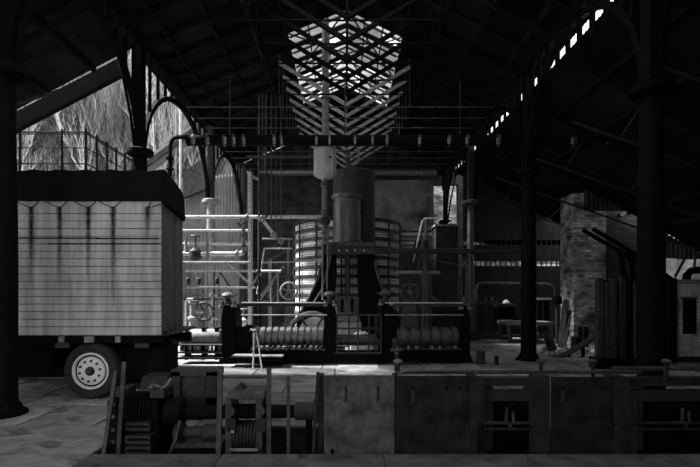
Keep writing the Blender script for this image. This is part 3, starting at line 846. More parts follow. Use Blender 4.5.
# solid coupling ends
t = thing('drive_coupling', 'black toothed coupling on the left end of the long rolls', 'coupling', (PX(243, D), D, 0))
MB().lathe(P(235, 337, D), [(.16, 0), (.24, .05), (.26, .15), (.24, .26), (.3, .28), (.3, .4), (.22, .42)], 20, 'x').build('coupling_box', M['black'], t)
MB().pbox(236, 345, 248, 362, D - .1, .3).build('pedestal', M['black'], t)
t = thing('plain_roll', 'pale plain roll on the low stand left of the roll train', 'roll', (PX(200, D), D, 0))
roll(178, 221, 337, 8, D, M['steel'], t, 0)
for px in (186, 203, 216): MB().pbox(px - 1.4, 328, px + 1.4, 360, D - .1, .3).build('support', M['black'], t)
MB().pbox(178, 344.5, 222, 346, D - .3, .3).build('rest_bar', M['iron2'], t)
MB().pbox(178, 352, 222, 353.5, D - .3, .3).build('rest_bar', M['iron2'], t)
for k in range(11): MB().pbox(180 + k * 3.8, 346.5, 182 + k * 3.8, 350.5 + (k % 3 == 0) * 1, D - .1, .1).build('guide', M['pale'] if k % 3 else M['iron'], t)
MB().pbox(178, 357.5, 223, 359.5, D - .35, .5).build('sill', M['iron'], t)
t = thing('lattice_guard', 'open square lattice guard between the two middle housings', 'guard', (PX(358, D), D, 0))
for px in (337, 349, 358, 369, 376, 381): MB().pbox(px - .8, 315, px + .8, 353, D - .35, .04).build('upright', M['iron'], t)
for py in (315, 328.5, 341, 353): MB().pbox(335, py - .8, 382, py + .8, D - .37, .04).build('rail', M['iron'], t)
MB().pbox(334, 352.5, 382, 361.5, D - .3, .5).build('sill_block', M['black'], t)
MB().lathe(P(330, 340, D + .15), [(.1, 0), (.14, .02), (.14, 1.1), (.1, 1.12)], 16, 'x').build('spindle', M['iron2'], t)
# pale floor-bearing behind the lattice
t = thing('bearing_block', 'pale bearing block seen through the lattice guard', 'bearing', (PX(362, 12.6), 12.6, 0))
MB().pprism([(350, 352), (350, 340), (355, 334), (366, 332), (372, 338), (374, 352)], 12.6, .4).build('casting', M['pale'], t, bevel=.03)
MB().pbox(345, 350, 378, 357, 12.5, .6).build('foot', M['steel'], t)
t = thing('flywheel', 'large dark spoked flywheel half hidden behind the long rolls', 'wheel', (PX(312, 13), 13, 0))
fc = P(312, 336, 12.9)
MB().torus(fc, .62, .07, 'y', 36, 8).build('rim', M['iron'], t)
for k in range(6):
    a = PI * k / 3
    MB().bar(fc, fc + Vector((.6 * math.cos(a), 0, .6 * math.sin(a))), .06, .06).build('spoke', M['iron'], t)
MB().lathe(fc - Vector((0, .1, 0)), [(.12, 0), (.12, .2)], 16, 'y').build('hub', M['iron2'], t)
MB().lathe(P(314, 332, 13.2), [(.42, 0), (.42, .05)], 28, 'y').build('back_plate', M['pale'], t)
MB().bar(fc - Vector((.4, -.2, .0)), Vector((fc.x - .4, fc.y + .2, 0)), .12).build('bearing_post', M['iron'], t)
MB().bar(fc + Vector((.4, .2, .0)), Vector((fc.x + .4, fc.y + .2, 0)), .12).build('bearing_post', M['iron'], t)
t = thing('foot_plate', 'low black foot plate in front of the long rolls', 'platform', (PX(255, 10.9), 10.9, 0))
MB().pprism([(227, 362.5), (230, 357.5), (282, 357.5), (283, 362.5)], 10.55, .5).build('step_block', M['black'], t)
MB().box(PX(230, 10.55), PX(282, 10.55), 10.6, 11.05, PZ(357.5, 10.55), PZ(356.8, 10.55)).build('tread_plate', M['steel'], t)
t = thing('iron_tongs', 'pale long-handled tongs propped against the long rolls', 'tongs', (PX(257, 10.3), 10.3, 0))
for (xa, xb) in ((254.5, 253), (255.5, 262)):
    MB().tube([P(xa, 329, 10.75), P(xa + (xb - xa) * .4, 342, 10.6), Vector((PX(xb, 10.35), 10.35, 0.0))], .018, 6).build('handle', M['pale'], t)
MB().lathe(P(255, 331.5, 10.7), [(.035, -.04), (.035, .04)], 10, 'y').build('rivet', M['steel'], t)
MB().tube([P(254, 331, 10.75), P(251, 329, 10.85), P(250, 331, 10.9)], .018, 6).build('jaw', M['steel'], t)

# ================================================================== PIPEWORK AND GANTRIES
D = 12.0
t = thing('overhead_pipe', 'long black overhead main with pale clamps crossing the nave', 'pipe', (0, D, PZ(140, D)))
xa, xb = PX(187, D), PX(642, D)
MB().cyl((xa, D, PZ(140.5, D)), (xb, D, PZ(140.5, D)), 5.4 * D / FPX, n=18).build('main_pipe', M['black'], t)
for px in (193.6, 207.7, 225, 234, 244, 274.5, 281.6, 316.5, 329.6, 355, 372.5, 387, 419.5, 449, 467, 498, 573, 608):
    MB().lathe((PX(px, D) - .03, D, PZ(140.5, D)), [(.155, 0), (.155, .06)], 18, 'x').build('clamp', M['iron2'], t)
    MB().pbox(px - 1, 137, px + 1, 143.5, D - .19, .05).build('clamp_bolt', M['steel'], t)
MB().tube([P(188, 137, D), P(178, 137, D), P(173.5, 138.5, D), P(171, 142, D), P(170, 148, D), P(170, 176, D)], .055, 8).build('drop_elbow', M['black'], t)
for yy_ in (159, 170): MB().lathe(P(170, yy_, D), [(.1, 0), (.1, .04)], 10).build('flange', M['black'], t)
for px in (230, 345, 460): MB().cyl(P(px, 135, D), Vector((PX(px, D), D, 7.2)), .014, n=5).build('hanger_rod', M['iron'], t)

def hpipe(D, y, x0, x1, r, mat, label, name='pipe_run', flanges=(), extra=None, group=None):
    t = thing(name, label, 'pipe', (PX((x0 + x1) / 2, D), D, PZ(y, D)), group)
    MB().cyl(P(x0, y, D), P(x1, y, D), r, n=12).build('pipe', M[mat], t)
    for f in flanges: MB().lathe(P(f, y, D) - Vector((.025, 0, 0)), [(r * 1.7, 0), (r * 1.7, .05)], 14, 'x').build('flange', M['steel'], t)
    if extra: extra(t)
    return t
def ex1(t):
    MB().tube([P(249, 218, 14.2), P(245, 219, 14.2), P(243.5, 222, 14.2), P(243.5, 254, 14.2)], .06, 8).build('branch', M['steel'], t)
    for y in (224, 236, 247): MB().lathe(P(243.5, y, 14.2), [(.1, 0), (.1, .04)], 10).build('flange', M['iron2'], t)
hpipe(14.2, 217, 181, 322, .055, 'pale', 'long pale pipe running from the lorry end to the header tank', flanges=(247, 318), extra=ex1)
def ex2(t):
    MB().tube([P(237, 254, 14.6), P(242, 253, 14.6), P(244.5, 249, 14.6), P(244.5, 240, 14.6)], .075, 8).build('elbow', M['pale'], t)
    MB().lathe(P(195.5, 254.5, 14.6), [(.1, -.2), (.19, -.1), (.19, .1), (.1, .2)], 14).build('valve_body', M['iron'], t)
    MB().cyl(P(195.5, 250, 14.6), P(195.5, 236, 14.6), .03).build('valve_stem', M['iron2'], t)
    MB().torus(P(195.5, 236, 14.6), .13, .022, 'z', 16, 5).build('hand_wheel', M['iron2'], t)
    MB().cyl(P(186, 240, 14.6), P(186, 262, 14.6), .05).build('riser', M['steel'], t)
hpipe(14.6, 254, 180, 238, .075, 'pale', 'thick white pipe with a dark valve beside the grey column', flanges=(208, 237), extra=ex2)
hpipe(15.0, 230.5, 180, 250, .04, 'pale', 'thin pale pipe just below the long pale pipe')
hpipe(15.0, 244, 181, 250, .045, 'pale', 'thin pale pipe in front of the corrugated wall at mid height')
def hang(Dh, y, xs):
    def fn(t):
        for px in xs: MB().cyl(P(px, y, Dh), Vector((PX(px, Dh), Dh, 7.2)), .016, n=5).build('hanger_rod', M['iron2'], t)
    return fn
hpipe(16.7, 172, 258, 318, .05, 'steel', 'grey pipe high up left of the header tank', extra=hang(16.7, 172, (265, 310)))
hpipe(20.3, 156, 246, 317, .06, 'iron2', 'dim pipe just below the overhead main on the left', extra=hang(20.3, 156, (255, 308)))
hpipe(14.8, 239, 262, 293, .03, 'steel', 'short grey rod left of the round furnace', extra=lambda t: MB().cyl(P(289, 239, 14.8), P(289, 252, 14.8), .02, n=6).build('bracket', M['steel'], t))

# posts and platform of the pipe gantry
t = thing('pipe_gantry', 'pale steel gantry of posts and rails behind the left mill housing', 'gantry', (PX(230, 14), 14, 0))
MB().bar(P(249.5, 172, 15), Vector((PX(249.5, 15), 15, 0)), .085, .1).build('post', M['pale'], t)
MB().bar(P(207.5, 232, 14), Vector((PX(207.5, 14), 14, 0)), .06).build('post', M['steel'], t)
MB().bar(P(184, 262, 13.6), Vector((PX(184, 13.6), 13.6, 0)), .09).build('post', M['steel'], t)
for (y, x0, x1, r, m) in ((262.5, 182, 250, .05, 'steel'), (271, 183, 281, .045, 'pale'), (287.5, 184, 255, .04, 'pale'), (318.5, 178, 222, .05, 'pale'), (295, 182, 208, .025, 'steel'), (306, 182, 222, .025, 'steel')):
    MB().cyl(P(x0, y, 13.6), P(x1, y, 13.6), r * .75, n=8).build('rail', M[m], t)
MB().bar(P(226, 262, 13.6), P(251, 285, 13.6), .09, .05).build('brace', M['pale'], t)
MB().bar(P(220, 272, 14), P(230, 287, 14), .07, .05).build('brace', M['iron2'], t)
MB().bar(P(250, 288, 13.9), P(262, 270, 13.9), .07, .05).build('brace', M['steel'], t)
for px in (278, 271): MB().cyl(P(px, 271, 13.6), P(px, 302, 13.6), .025, n=6).build('stanchion', M['steel'], t)
MB().bar(P(258, 302, 13.4), P(272, 283, 13.4), .1, .06).build('brace', M['steel'], t)
for px in (190, 197, 203, 214, 219): MB().cyl(P(px, 271, 13.7), Vector((PX(px, 13.7), 13.7, .2)), random.choice((.015, .03)), n=6).build('stanchion', M[random.choice(('iron2', 'steel'))], t)
for px in (188, 199, 217): MB().lathe(P(px, 281, 13.5), [(.03, -.1), (.065, -.07), (.065, .07), (.03, .1)], 10).build('valve', M['iron'], t)
MB().pbox(180, 298, 222, 300, 13.4, .6).build('deck', M['iron2'], t)
# stair with light handrails left of the furnace
t = thing('access_stair', 'steel stair with thin pale handrails left of the round furnace', 'stair', (PX(275, 14.4), 14.4, 0))
MB().tube([P(257, 294, 14.2), P(264.5, 248.5, 14.2), P(292, 248.5, 14.2)], .025, 6).build('handrail', M['pale'], t)
MB().tube([P(261, 262.5, 14.6), P(292, 262, 14.6), P(330, 258.5, 14.6)], .025, 6).build('handrail', M['pale'], t)
MB().bar(P(264, 262, 14.6), P(290, 249, 14.6), .08, .05).build('stringer', M['iron2'], t)
MB().bar(P(258, 300, 14.4), P(284, 266, 14.4), .2, .06).build('stringer', M['steel'], t)
MB().bar(P(266, 306, 14.7), P(292, 272, 14.7), .2, .06).build('stringer', M['iron2'], t)
for k in range(8): 
    q = k / 8; MB().box(PX(262 + 24 * q, 14.4), PX(268 + 24 * q, 14.4), 14.4, 15.0, PZ(302 - 34 * q, 14.4), PZ(301 - 34 * q, 14.4)).build('tread', M['iron2'], t)
MB().bar(P(270, 258, 14.8), Vector((PX(270, 14.8), 14.8, 0)), .09).build('post', M['steel'], t)
MB().bar(P(288, 250, 14.8), Vector((PX(288, 14.8), 14.8, 0)), .06).build('post', M['steel'], t)
# hanging rods, chains and the hinged lever
t = thing('lifting_tackle', 'slender hanging rods and a hinged lever left of the tank', 'tackle', (PX(266, 13.1), 13.1, PZ(260, 13.1)))
for px, r, y1 in ((259, .03, 300), (262.5, .022, 222), (266, .03, 218), (271.5, .02, 224), (276, .012, 250), (281, .012, 250)):
    MB().cyl(Vector((PX(px, 13.1), 13.1, 7.2)), P(px, y1, 13.1), r, n=6).build('rod', M['iron2'], t)
MB().bar(P(261, 218, 12.9), P(275, 236, 12.9), .09, .09).build('lever', M['pale'], t)
MB().bar(P(273, 234, 12.9), P(281, 241, 12.9), .06, .06).build('lever', M['steel'], t)
for (x, y) in ((262, 219), (274, 235), (281, 241)): MB().torus(P(x, y, 12.85), .065, .025, 'y', 14, 6).build('hinge', M['steel'], t)
MB().bar(P(252, 176, 13), P(259, 180, 13), .09, .07).build('pulley_arm', M['steel'], t)
b = MB()
for k in range(24): b.torus(P(259, 262 + k * 3.2, 12.95), .045, .016, 'y' if k % 2 else 'x', 8, 4)
b.build('chain', M['black'], t)['kind'] = 'stuff'
# two hand wheels
for (px, py, D, r, lab) in ((289, 291, 13.2, 8.3, 'pale spoked hand wheel left of the hammer leg'), (410, 293, 13.4, 9, 'dull spoked hand wheel on a flared pedestal right of the hammer')):
    t = thing('hand_wheel', lab, 'wheel', (PX(px, D), D, 0))
    c = P(px, py, D); R = r * D / FPX
    m = M['steel'] if px < 300 else M['iron2']
    MB().torus(c, R, .028, 'y', 24, 6).build('rim', m, t)
    for k in range(5):
        a = 2 * PI * k / 5 + .3
        MB().bar(c, c + Vector((R * math.cos(a), 0, R * math.sin(a))), .05, .04).build('spoke', m, t)
    MB().lathe(c - Vector((0, .06, 0)), [(.07, 0), (.07, .12)], 12, 'y').build('hub', m, t)
    q = 1 if px < 300 else 1.6
    MB().pprism([(px - 3 * q, py + 2), (px + 3 * q, py + 2), (px + 6 * q, 338), (px - 6 * q, 338)], D + .08, .2).build('pedestal', M['iron2'], t)

# ---- right of the hammer: stair platform, dark walkway beam, chimney
t = thing('raised_walkway', 'long dark walkway beam crossing right of the hammer', 'walkway', (PX(450, 13), 13, PZ(250, 13)))
MB().pbox(376, 249, 524, 252.5, 13, .5).build('beam', M['iron'], t)
MB().pbox(376, 248.4, 470, 249.2, 12.98, .5).build('top_flange', M['iron2'], t)
for px in (424.5, 467): MB().bar(P(px, 252, 13.2), Vector((PX(px, 13.2), 13.2, 0)), .1).build('post', M['iron2'], t)
MB().cyl(P(397, 272, 13.6), P(440, 272.5, 13.6), .05).build('pipe', M['steel'], t)
MB().bar(P(425, 273, 13.4), Vector((PX(425, 13.4), 13.4, 0)), .14).build('post', M['steel'], t)
MB().bar(P(426, 292, 13.4), P(442, 305, 13.4), .09).build('brace', M['iron2'], t)
MB().cyl(P(425, 259, 13.3), P(465, 266, 13.3), .025, n=6).build('tie', M['iron2'], t)
t = thing('loading_stage', 'raised stage of pale beams with a tubular handrail by the end wall', 'platform', (PX(418, 17), 17, 0))
for k, (y, x0, x1, m) in enumerate(((229, 400, 437, 'steel'), (234, 400, 437, 'pale'), (238.5, 399, 436, 'steel'), (243, 399, 414, 'pale'), (247, 399, 413, 'steel'))):
    MB().pbox(x0, y - 1.4, x1, y + 1.4, 17 + .02 * k, .25).build('beam', M[m], t)
MB().tube([P(413, 262, 16.8), P(422.5, 221, 16.8), P(425, 218.5, 16.8), P(437, 218.5, 16.8)], .035, 7).build('handrail', M['pale'], t)
MB().cyl(P(425.5, 219, 16.8), P(425.5, 240, 16.8), .03, n=6).build('stanchion', M['pale'], t)
MB().tube([P(421, 226, 16.8), P(437, 226, 16.8)], .03, 6).build('handrail', M['steel'], t)
MB().tube([P(416, 272, 16.9), P(426, 231, 16.9)], .05, 6).build('stringer', M['iron2'], t)
for px in (404, 418, 434): MB().bar(P(px, 248, 17.1), Vector((PX(px, 17.1), 17.1, 0)), .14).build('post', M['iron2'], t)
MB().pbox(397, 223.5, 401, 229, 17, .2).build('bollard', M['iron2'], t)
t = thing('brick_stack', 'dark square brick stack right of the loading stage', 'chimney', (PX(446, 15.6), 15.6, 0))
MB().box(PX(436, 15.6), PX(458, 15.6), 15.6, 16.3, 0, PZ(226, 15.6)).build('shaft', M['brick_dark'], t)
MB().box(PX(435, 15.55), PX(459, 15.55), 15.55, 16.35, PZ(226, 15.55), PZ(224, 15.55)).build('cap', M['brick'], t)
MB().tube([P(449, 224, 15.7), P(451.5, 222, 15.7), P(451.5, 226, 15.7)], .05, 6).build('hook', M['pale'], t)

# ================================================================== RIGHT AISLE
t = thing('brick_pier', 'massive brick pier in the right aisle with a lit left edge', 'pier', (7.9, 15.2, 0))
MB().box(PX(574, 15), PX(606, 15), 15, 15.95, 0, 4.85).build('shaft', M['brick'], t)
MB().box(PX(606, 15), PX(645, 15), 15.1, 15.6, PZ(281, 15), 4.3).build('spandrel_wall', M['brick_dark'], t)
MB().box(PX(573, 14.95), PX(607, 14.95), 14.95, 16.0, 0, .25).build('plinth', M['brick'], t)
t = thing('brick_oven', 'low pale brick furnace block with a dark opening at the right edge', 'furnace', (8.8, 11.6, 0))
D = 11.4
MB().box(PX(666, D), PX(735, D), D, D + 1.4, 0, PZ(283, D)).build('brickwork', M['brick_pale'], t)
MB().pbox(664, 279.5, 735, 284, D - .06, 1.5).build('coping', M['steel'], t)
MB().pbox(683.5, 299, 696.5, 334, D - .03, .06).build('firing_hole', M['black'], t)
MB().pbox(682.5, 297, 697.5, 299, D - .05, .08).build('lintel', M['iron2'], t)
MB().pbox(669, 278, 677, 366, D - .12, .1).build('buckstay', M['black'], t)
MB().pbox(677, 357, 735, 366, D - .08, .1).build('plinth', M['iron'], t)
MB().tube([P(686, 281, D + .2), P(687, 275, D + .2), P(691, 271, D + .2), P(697, 270, D + .2), P(712, 271, D + .2)], .09, 8).build('flue_hood', M['black'], t)
for (x0, y0, x1, y1) in ((675, 277, 685, 258), (694, 270, 695.5, 255), (702, 272, 706, 252)): MB().cyl(P(x0, y0, D + .1), P(x1, y1, D + .1), .03, n=6).build('stay_rod', M['iron'], t)
ws = struct('wall_sheeted', 'whitewashed brick wall under dark sheeting in the right aisle', (10, 14.4, 0))
MB().box(PX(608, 16.6), 11.2, 16.6, 16.8, 0, 3.6).build('brickwork', M['brick_pale'], ws)
x = PX(640, 14.3)
while x < 11.1:
    csheet(x, x + .55, PZ(259, 14.3) + random.uniform(-.04, .04), RA(x) - .25, RA(x + .55) - .25, 14.2 + random.uniform(0, .03), ws, 'iron2'); x += .53
csheet(PX(584, 14.3), PX(645, 14.3), 4.15, RA(PX(584, 14.3)) - .03, RA(PX(645, 14.3)) - .03, 14.3, ws, 'iron')
for px, hgt in ((670, 263), (676, 262), (682, 266), (690, 262), (696, 268)):
    MB().cyl(Vector((PX(px, 16.4), 16.4, 0)), P(px, hgt, 16.4), .03, n=6).build('peg', M['iron'], ws)

# dark upright bars of the guillotine shear
D = 10.4
t = thing('shear_frame', 'dark frame of heavy upright bars between the right columns', 'frame', (PX(620, D), D, 0))
for px, wd, y0 in ((601, 3.4, 278), (608.5, 2.6, 281), (614.5, 3, 278.5), (623, 3.4, 276.5), (630.5, 2.6, 280.5), (637.5, 3.2, 281)):
    MB().pbox(px - wd, y0, px + wd, 365, D + random.uniform(0, .1), .14).build('upright', M['iron' if int(px) % 3 else 'black'], t, bevel=.02)
for y in (280, 293, 340): MB().pbox(596, y, 644, y + (3.5 if y < 290 else 22), D + .15, .06).build('cross_rail', M['black'], t)
MB().box(PX(596, D), PX(646, D), D - .05, D + .3, 0, PZ(358, D)).build('sole', M['black'], t)
t = thing('lever_press', 'pair of long dark slanting lever arms above the upright bars', 'press', (PX(630, 11.2), 11.2, 0))
for dx, dy in ((0, 0), (10, -1)):
    MB().tube([P(583 + dx, 230 + dy, 11.2 + dx * .02), P(612 + dx, 247 + dy, 11.2 + dx * .02), P(668 + dx * .5, 281 + dy, 11.2 + dx * .02)], .05, 6).build('lever_arm', M['black'], t)
for px in (620, 629): MB().bar(P(px, 253 - (px - 620) * .3, 11.2), P(px + 6, 283, 11.2), .09).build('drop_link', M['black'], t)
for px in (626, 635): MB().bar(P(px, 282, 11.2), Vector((PX(px, 11.2), 11.2, 0)), .1).build('leg', M['black'], t)

# workshop clutter under the end wall of the right aisle
D = 15.8
t = thing('work_bench', 'cluttered pale topped work bench behind the middle right column', 'bench', (PX(527, D), D, 0))
MB().pbox(505, 322, 553, 325, D - .3, .8).build('top', M['steel'], t)
for px in (508, 521, 534, 550): MB().bar(P(px, 325, D - .2), Vector((PX(px, D), D - .2, 0)), .09).build('leg', M['wood'], t)
MB().pbox(507, 336, 552, 337.5, D, .4).build('shelf', M['iron2'], t)
def small(nm, lab, cat, fn, loc, grp=None):
    t = thing(nm, lab, cat, loc, grp); fn(t); return t
def f(t):
    MB().pbox(497, 304, 516, 307, D + .65, .5).build('hood', M['iron'], t); MB().pbox(498, 307, 515, 322, D + .75, .35).build('body', M['black'], t)
    MB().pbox(499, 320, 514, 321.5, D + .65, .1).build('sill', M['pale'], t)
    MB().box(PX(501, D + .8), PX(512, D + .8), D + .75, D + 1.05, 0, PZ(322, D + .8)).build('stand', M['iron'], t)
    MB().lathe(P(506, 303.6, D + .9), [(.12, 0), (.13, .04), (.08, .1), (.03, .14)], 12).build('lamp_cap', M['pale'], t)
small('forge_hearth', 'dark forge hearth with a pale cap beyond the roll train', 'forge', f, (PX(506, D), D, 0))
def f(t):
    MB().pbox(536, 298, 560, 300, D + .85, .4).build('top', M['pale'], t)
    for px in (540, 547): MB().pbox(px - 1.8, 300, px + 1.8, 322, D + .95, .1).build('gas_bottle', M['black'], t)
    MB().pbox(550, 300, 560, 322, D + .95, .2).build('locker', M['iron2'], t)
    MB().pbox(537, 322, 561, 327, D + .75, .5).build('drawer', M['iron2'], t)
    MB().box(PX(538, D + 1), PX(560, D + 1), D + .95, D + 1.25, 0, PZ(327, D + 1)).build('base', M['iron'], t)
small('tool_cabinet', 'grey tool cabinet with a pale top left of the brick pier', 'cabinet', f, (PX(548, D), D, 0))
def f(t):
    MB().lathe(P(557, 304, 15.4), [(.1, 0), (.16, .02), (.15, .24), (.1, .26)], 12).build('drum', M['black'], t)
    MB().cyl(P(557, 304, 15.4), P(557, 345, 15.4), .05).build('stalk', M['iron'], t)
small('lamp_post', 'dark drum on a stalk beside the brick pier', 'post', f, (PX(557, 15.4), 15.4, 0))
for i, (px, top, d, lab) in enumerate(((566, 300, 14.6, 'dark timber plank leaning against the lit pier edge'), (569, 311, 14.5, 'shorter dark plank leaning against the lit pier edge'), (548, 335, 13.6, 'fallen dark beam end beside the tool cabinet'), (545, 333, 13.4, 'short dark beam lying slanted below the tool cabinet'))):
    q = P(px, top, d); foot = Vector((PX(px - 7 if i < 2 else px + 5, d - .4), d - .5, 0.04))
    tag(MB().bar(foot, q, .16, .07).build_at('leaning_plank', M['boards'], foot), lab, 'plank', 'planks around the pier')
for i, (px, py) in enumerate(((581, 327), (587, 327))):
    a = P(px, py, 14); tag(MB().box(a.x - .05, a.x + .05, 14, 14.12, 0, a.z).build_at('iron_stake', M['black'], (a.x, 14, 0)), ('left', 'right')[i] + ' one of two black stakes before the brick pier', 'stake', 'stakes before the pier')
tag(MB().box(PX(575, 13.6), PX(581, 13.6), 13.55, 13.85, 0, PZ(337, 13.6)).build_at('iron_block', M['black'], (PX(578, 13.6), 13.6, 0)), 'small black iron block at the foot of the stakes', 'block')
rs = ['pale rubble piece', 'rough grey rubble piece', 'broken brick', 'lump of slag']
for i in range(14):
    px = 541 + i * 3.5 + random.uniform(-.5, .5); d = (12.9, 13.3, 12.7)[i % 3]; r = random.uniform(.06, .13)
    c = Vector((PX(px, d), d, r * .6)); mb = MB()
    prof = [(r * random.uniform(.5, .7), -r * .6), (r * random.uniform(.9, 1.1), 0), (r * random.uniform(.5, .8), r * .6)]
    mb.lathe(c, prof, 6, smooth=False)
    tag(mb.build_at('rubble_piece', M[random.choice(('pale', 'steel', 'brick'))], (c.x, c.y, 0)), 'lump of pale rubble on the floor before the brick pier', 'rubble', 'rubble before the pier')
# curved rail scrap arching over the floor
t = thing('scrap_rails', 'bundle of bent dark rails sloping up beside the shear frame', 'scrap iron', (PX(575, 12.4), 12.4, 0))
for k in range(3):
    MB().tube([P(549, 359 - k, 12.2 + .1 * k), P(565, 356 - k * 1.5, 12.2 + .1 * k), P(582, 347 - k * 2, 12.2 + .1 * k), P(600, 335 - k * 2, 12.2 + .1 * k)], .035, 6).build('rail', M['iron'], t)
for px, y in ((569, 354), (583, 347)): MB().bar(P(px, y, 12.3), Vector((PX(px, 12.3), 12.3, 0)), .07).build('trestle_leg', M['black'], t)
# short bollards on the right of the train
for i, (px, d, y0, wd) in enumerate(((480.5, 11.2, 351, 4.5), (496.5, 11, 356, 2.2))):
    c = Vector((PX(px, d), d, 0)); r = wd * d / FPX
    tag(MB().lathe(c, [(r * 1.15, 0), (r, .05), (r, PZ(y0, d) - .04), (r * 1.2, PZ(y0, d) - .02), (r * 1.1, PZ(y0, d))], 14).build_at('floor_bollard', M['iron'], c), ('stout', 'slim')[i] + ' short iron bollard right of the roll train', 'bollard', 'bollards right of the train')
# dark machine rack between the far columns
t = thing('boiler_rack', 'tall dark rack of upright tubes behind the right end housing', 'rack', (PX(487, 17), 17, 0))
for k in range(7): MB().cyl(P(476 + k * 3.4, 300 - (k % 2) * 3, 17), P(476 + k * 3.4, 338, 17), .05, n=8).build('tube', M['iron'], t)
for y in (302, 332): MB().pbox(474, y, 499, y + 2, 16.9, .2).build('cross_bar', M['iron2'], t)
MB().pbox(474, 335, 500, 341, 16.8, .5).build('base', M['iron2'], t)
t = thing('gas_pipe', 'dim pipe arching along the end wall of the right aisle', 'pipe', (PX(515, 18), 18, 0))
MB().tube([P(476, 345, 18), P(476, 290, 18), P(478, 284, 18), P(484, 283, 18), P(548, 284, 18), P(553, 287, 18), P(554, 300, 18), P(554, 338, 18)], .06, 8).build('pipe', M['iron2'], t)

# jumble of small plant under the gantry
D = 13.1
t = thing('donkey_pump', 'small upright steam pump among the pipes left of the roll train', 'pump', (PX(196, D), D, 0))
MB().lathe((PX(193, D), D, PZ(338, D)), [(.2, 0), (.2, .08), (.11, .12), (.11, .5), (.15, .53), (.15, .58), (.09, .62), (.09, .95), (.13, .98), (.13, 1.04)], 16).build('cylinder', M['steel'], t)
MB().box(PX(193, D) - .22, PX(193, D) + .22, D - .2, D + .2, 0, PZ(337, D)).build('plinth', M['iron2'], t)
fwc = P(204, 312, D); fw = MB().torus(fwc, .26, .035, 'y', 24, 6).build('flywheel', M['iron2'], t)
for k in range(3):
    a = PI * k / 3; dv = Vector((.26 * math.cos(a), 0, .26 * math.sin(a))); MB().bar(fwc - dv, fwc + dv, .03).build('spoke', M['iron2'], fw)
MB().cyl(P(193, 312, D), P(204, 312, D), .035).build('crank_shaft', M['pale'], t)
MB().tube([P(186, 334, D), P(186, 303, D), P(188, 299, D), P(193, 299, D)], .03, 6).build('steam_pipe', M['pale'], t)
MB().bar(P(212, 292, D), Vector((PX(212, D), D, 0)), .05).build('stand_pipe', M['pale'], t)
for y in (296, 312, 326): MB().lathe(P(212, y, D), [(.07, 0), (.07, .04)], 10).build('flange', M['steel'], t)
MB().tube([P(212, 296, D), P(217, 296, D), P(219, 299, D), P(219, 330, D)], .03, 6).build('drain', M['steel'], t)
t = thing('lubricator_stand', 'pale valve stand just right of the left mill housing', 'valve', (PX(243, 13), 13, 0))
MB().bar(P(243, 308, 13), Vector((PX(243, 13), 13, 0)), .06).build('stalk', M['steel'], t)
vb = MB().lathe(P(243, 322, 13), [(.06, -.1), (.13, -.04), (.13, .06), (.05, .12)], 12).build('valve_body', M['pale'], t)
MB().torus(P(243, 309, 13), .12, .02, 'z', 14, 5).build('hand_wheel', M['steel'], t)
MB().tube([P(243, 322, 13), P(237, 322, 13), P(235, 326, 13), P(235, 345, 13)], .04, 6).build('branch', M['steel'], t)

# ================================================================== FOREGROUND: PIT-SIDE MILL
D = 5.12
def gplate(x0, x1, y0, label, mat, slots, d=D):
    t = thing('guard_plate', label, 'plate', (PX((x0 + x1) / 2, d), d, .012), 'guard plates along the pit')
    MB().pbox(x0, y0, x1, 455.5, d, .012).build('sheet', M[mat], t)
    for sx in slots:
        MB().pbox(sx - 1.6, 390, sx + 1.6, 402, d - .004, .006).build('slot', M['iron'], t)
        MB().pbox(sx - .8, 386.5, sx + .8, 390, d - .006, .006).build('slot', M['black'], t)
    for bx, by in ((x0 + 3, y0 + 4), (x1 - 4, y0 + 4), (x1 - 5, 398), (x1 - 3, 425)):
        c = P(bx, by, d - .004); MB().lathe(c - Vector((0, .006, 0)), [(.007, 0), (.009, .008)], 8, 'y').build('rivet', M['iron2'], t)
    return t
gp = gplate(324, 394.5, 375.5, 'lighter rust-mottled guard plate, leftmost of the three', 'plate', (346, 378))
MB().pbox(330.5, 449, 334, 455, D - .004, .006).build('notch', M['black'], gp)
gplate(397, 470, 376, 'darker guard plate next to the lighter one, middle of the three', 'plate_dark', (413, 447, 460), D + .02)
gplate(551, 614, 377, 'dark guard plate right of the open mill gap', 'plate_dark', (563, 606), D + .02)
t = thing('guard_rail', 'low iron rail along the tops of the guard plates', 'rail', (2, 5.2, 0))
MB().cyl(P(395, 372, 5.3), P(640, 372, 5.3), .022, n=8).build('rail_bar', M['iron2'], t)
MB().cyl(P(612, 368.5, 5.4), P(760, 368.5, 5.4), .025, n=8).build('rail_bar', M['iron2'], t)
MB().tube([P(398, 376, 5.2), P(403, 371, 5.2), P(409, 370, 5.2), P(470, 370, 5.2)], .014, 6).build('thin_rail', M['steel'], t)
for px, w2 in ((320.5, 2.5), (395.6, 1.8), (474, 3.8), (543.5, 7.6), (619.5, 5.6)):
    MB().box(PX(px - w2, D), PX(px + w2, D), D + .03, D + .2, -.5, PZ(376, D)).build('post', M['iron'], t)
for px in (398, 541, 593, 666):
    MB().cyl(P(px, 378, 5.35), P(px, 361, 5.35), .022, n=8).build('screw_pin', M['iron'], t)
    MB().lathe(P(px, 362, 5.35), [(.03, -.02), (.055, 0), (.055, .02), (.02, .035)], 10).build('screw_head', M['steel'] if px < 500 else M['iron2'], t)
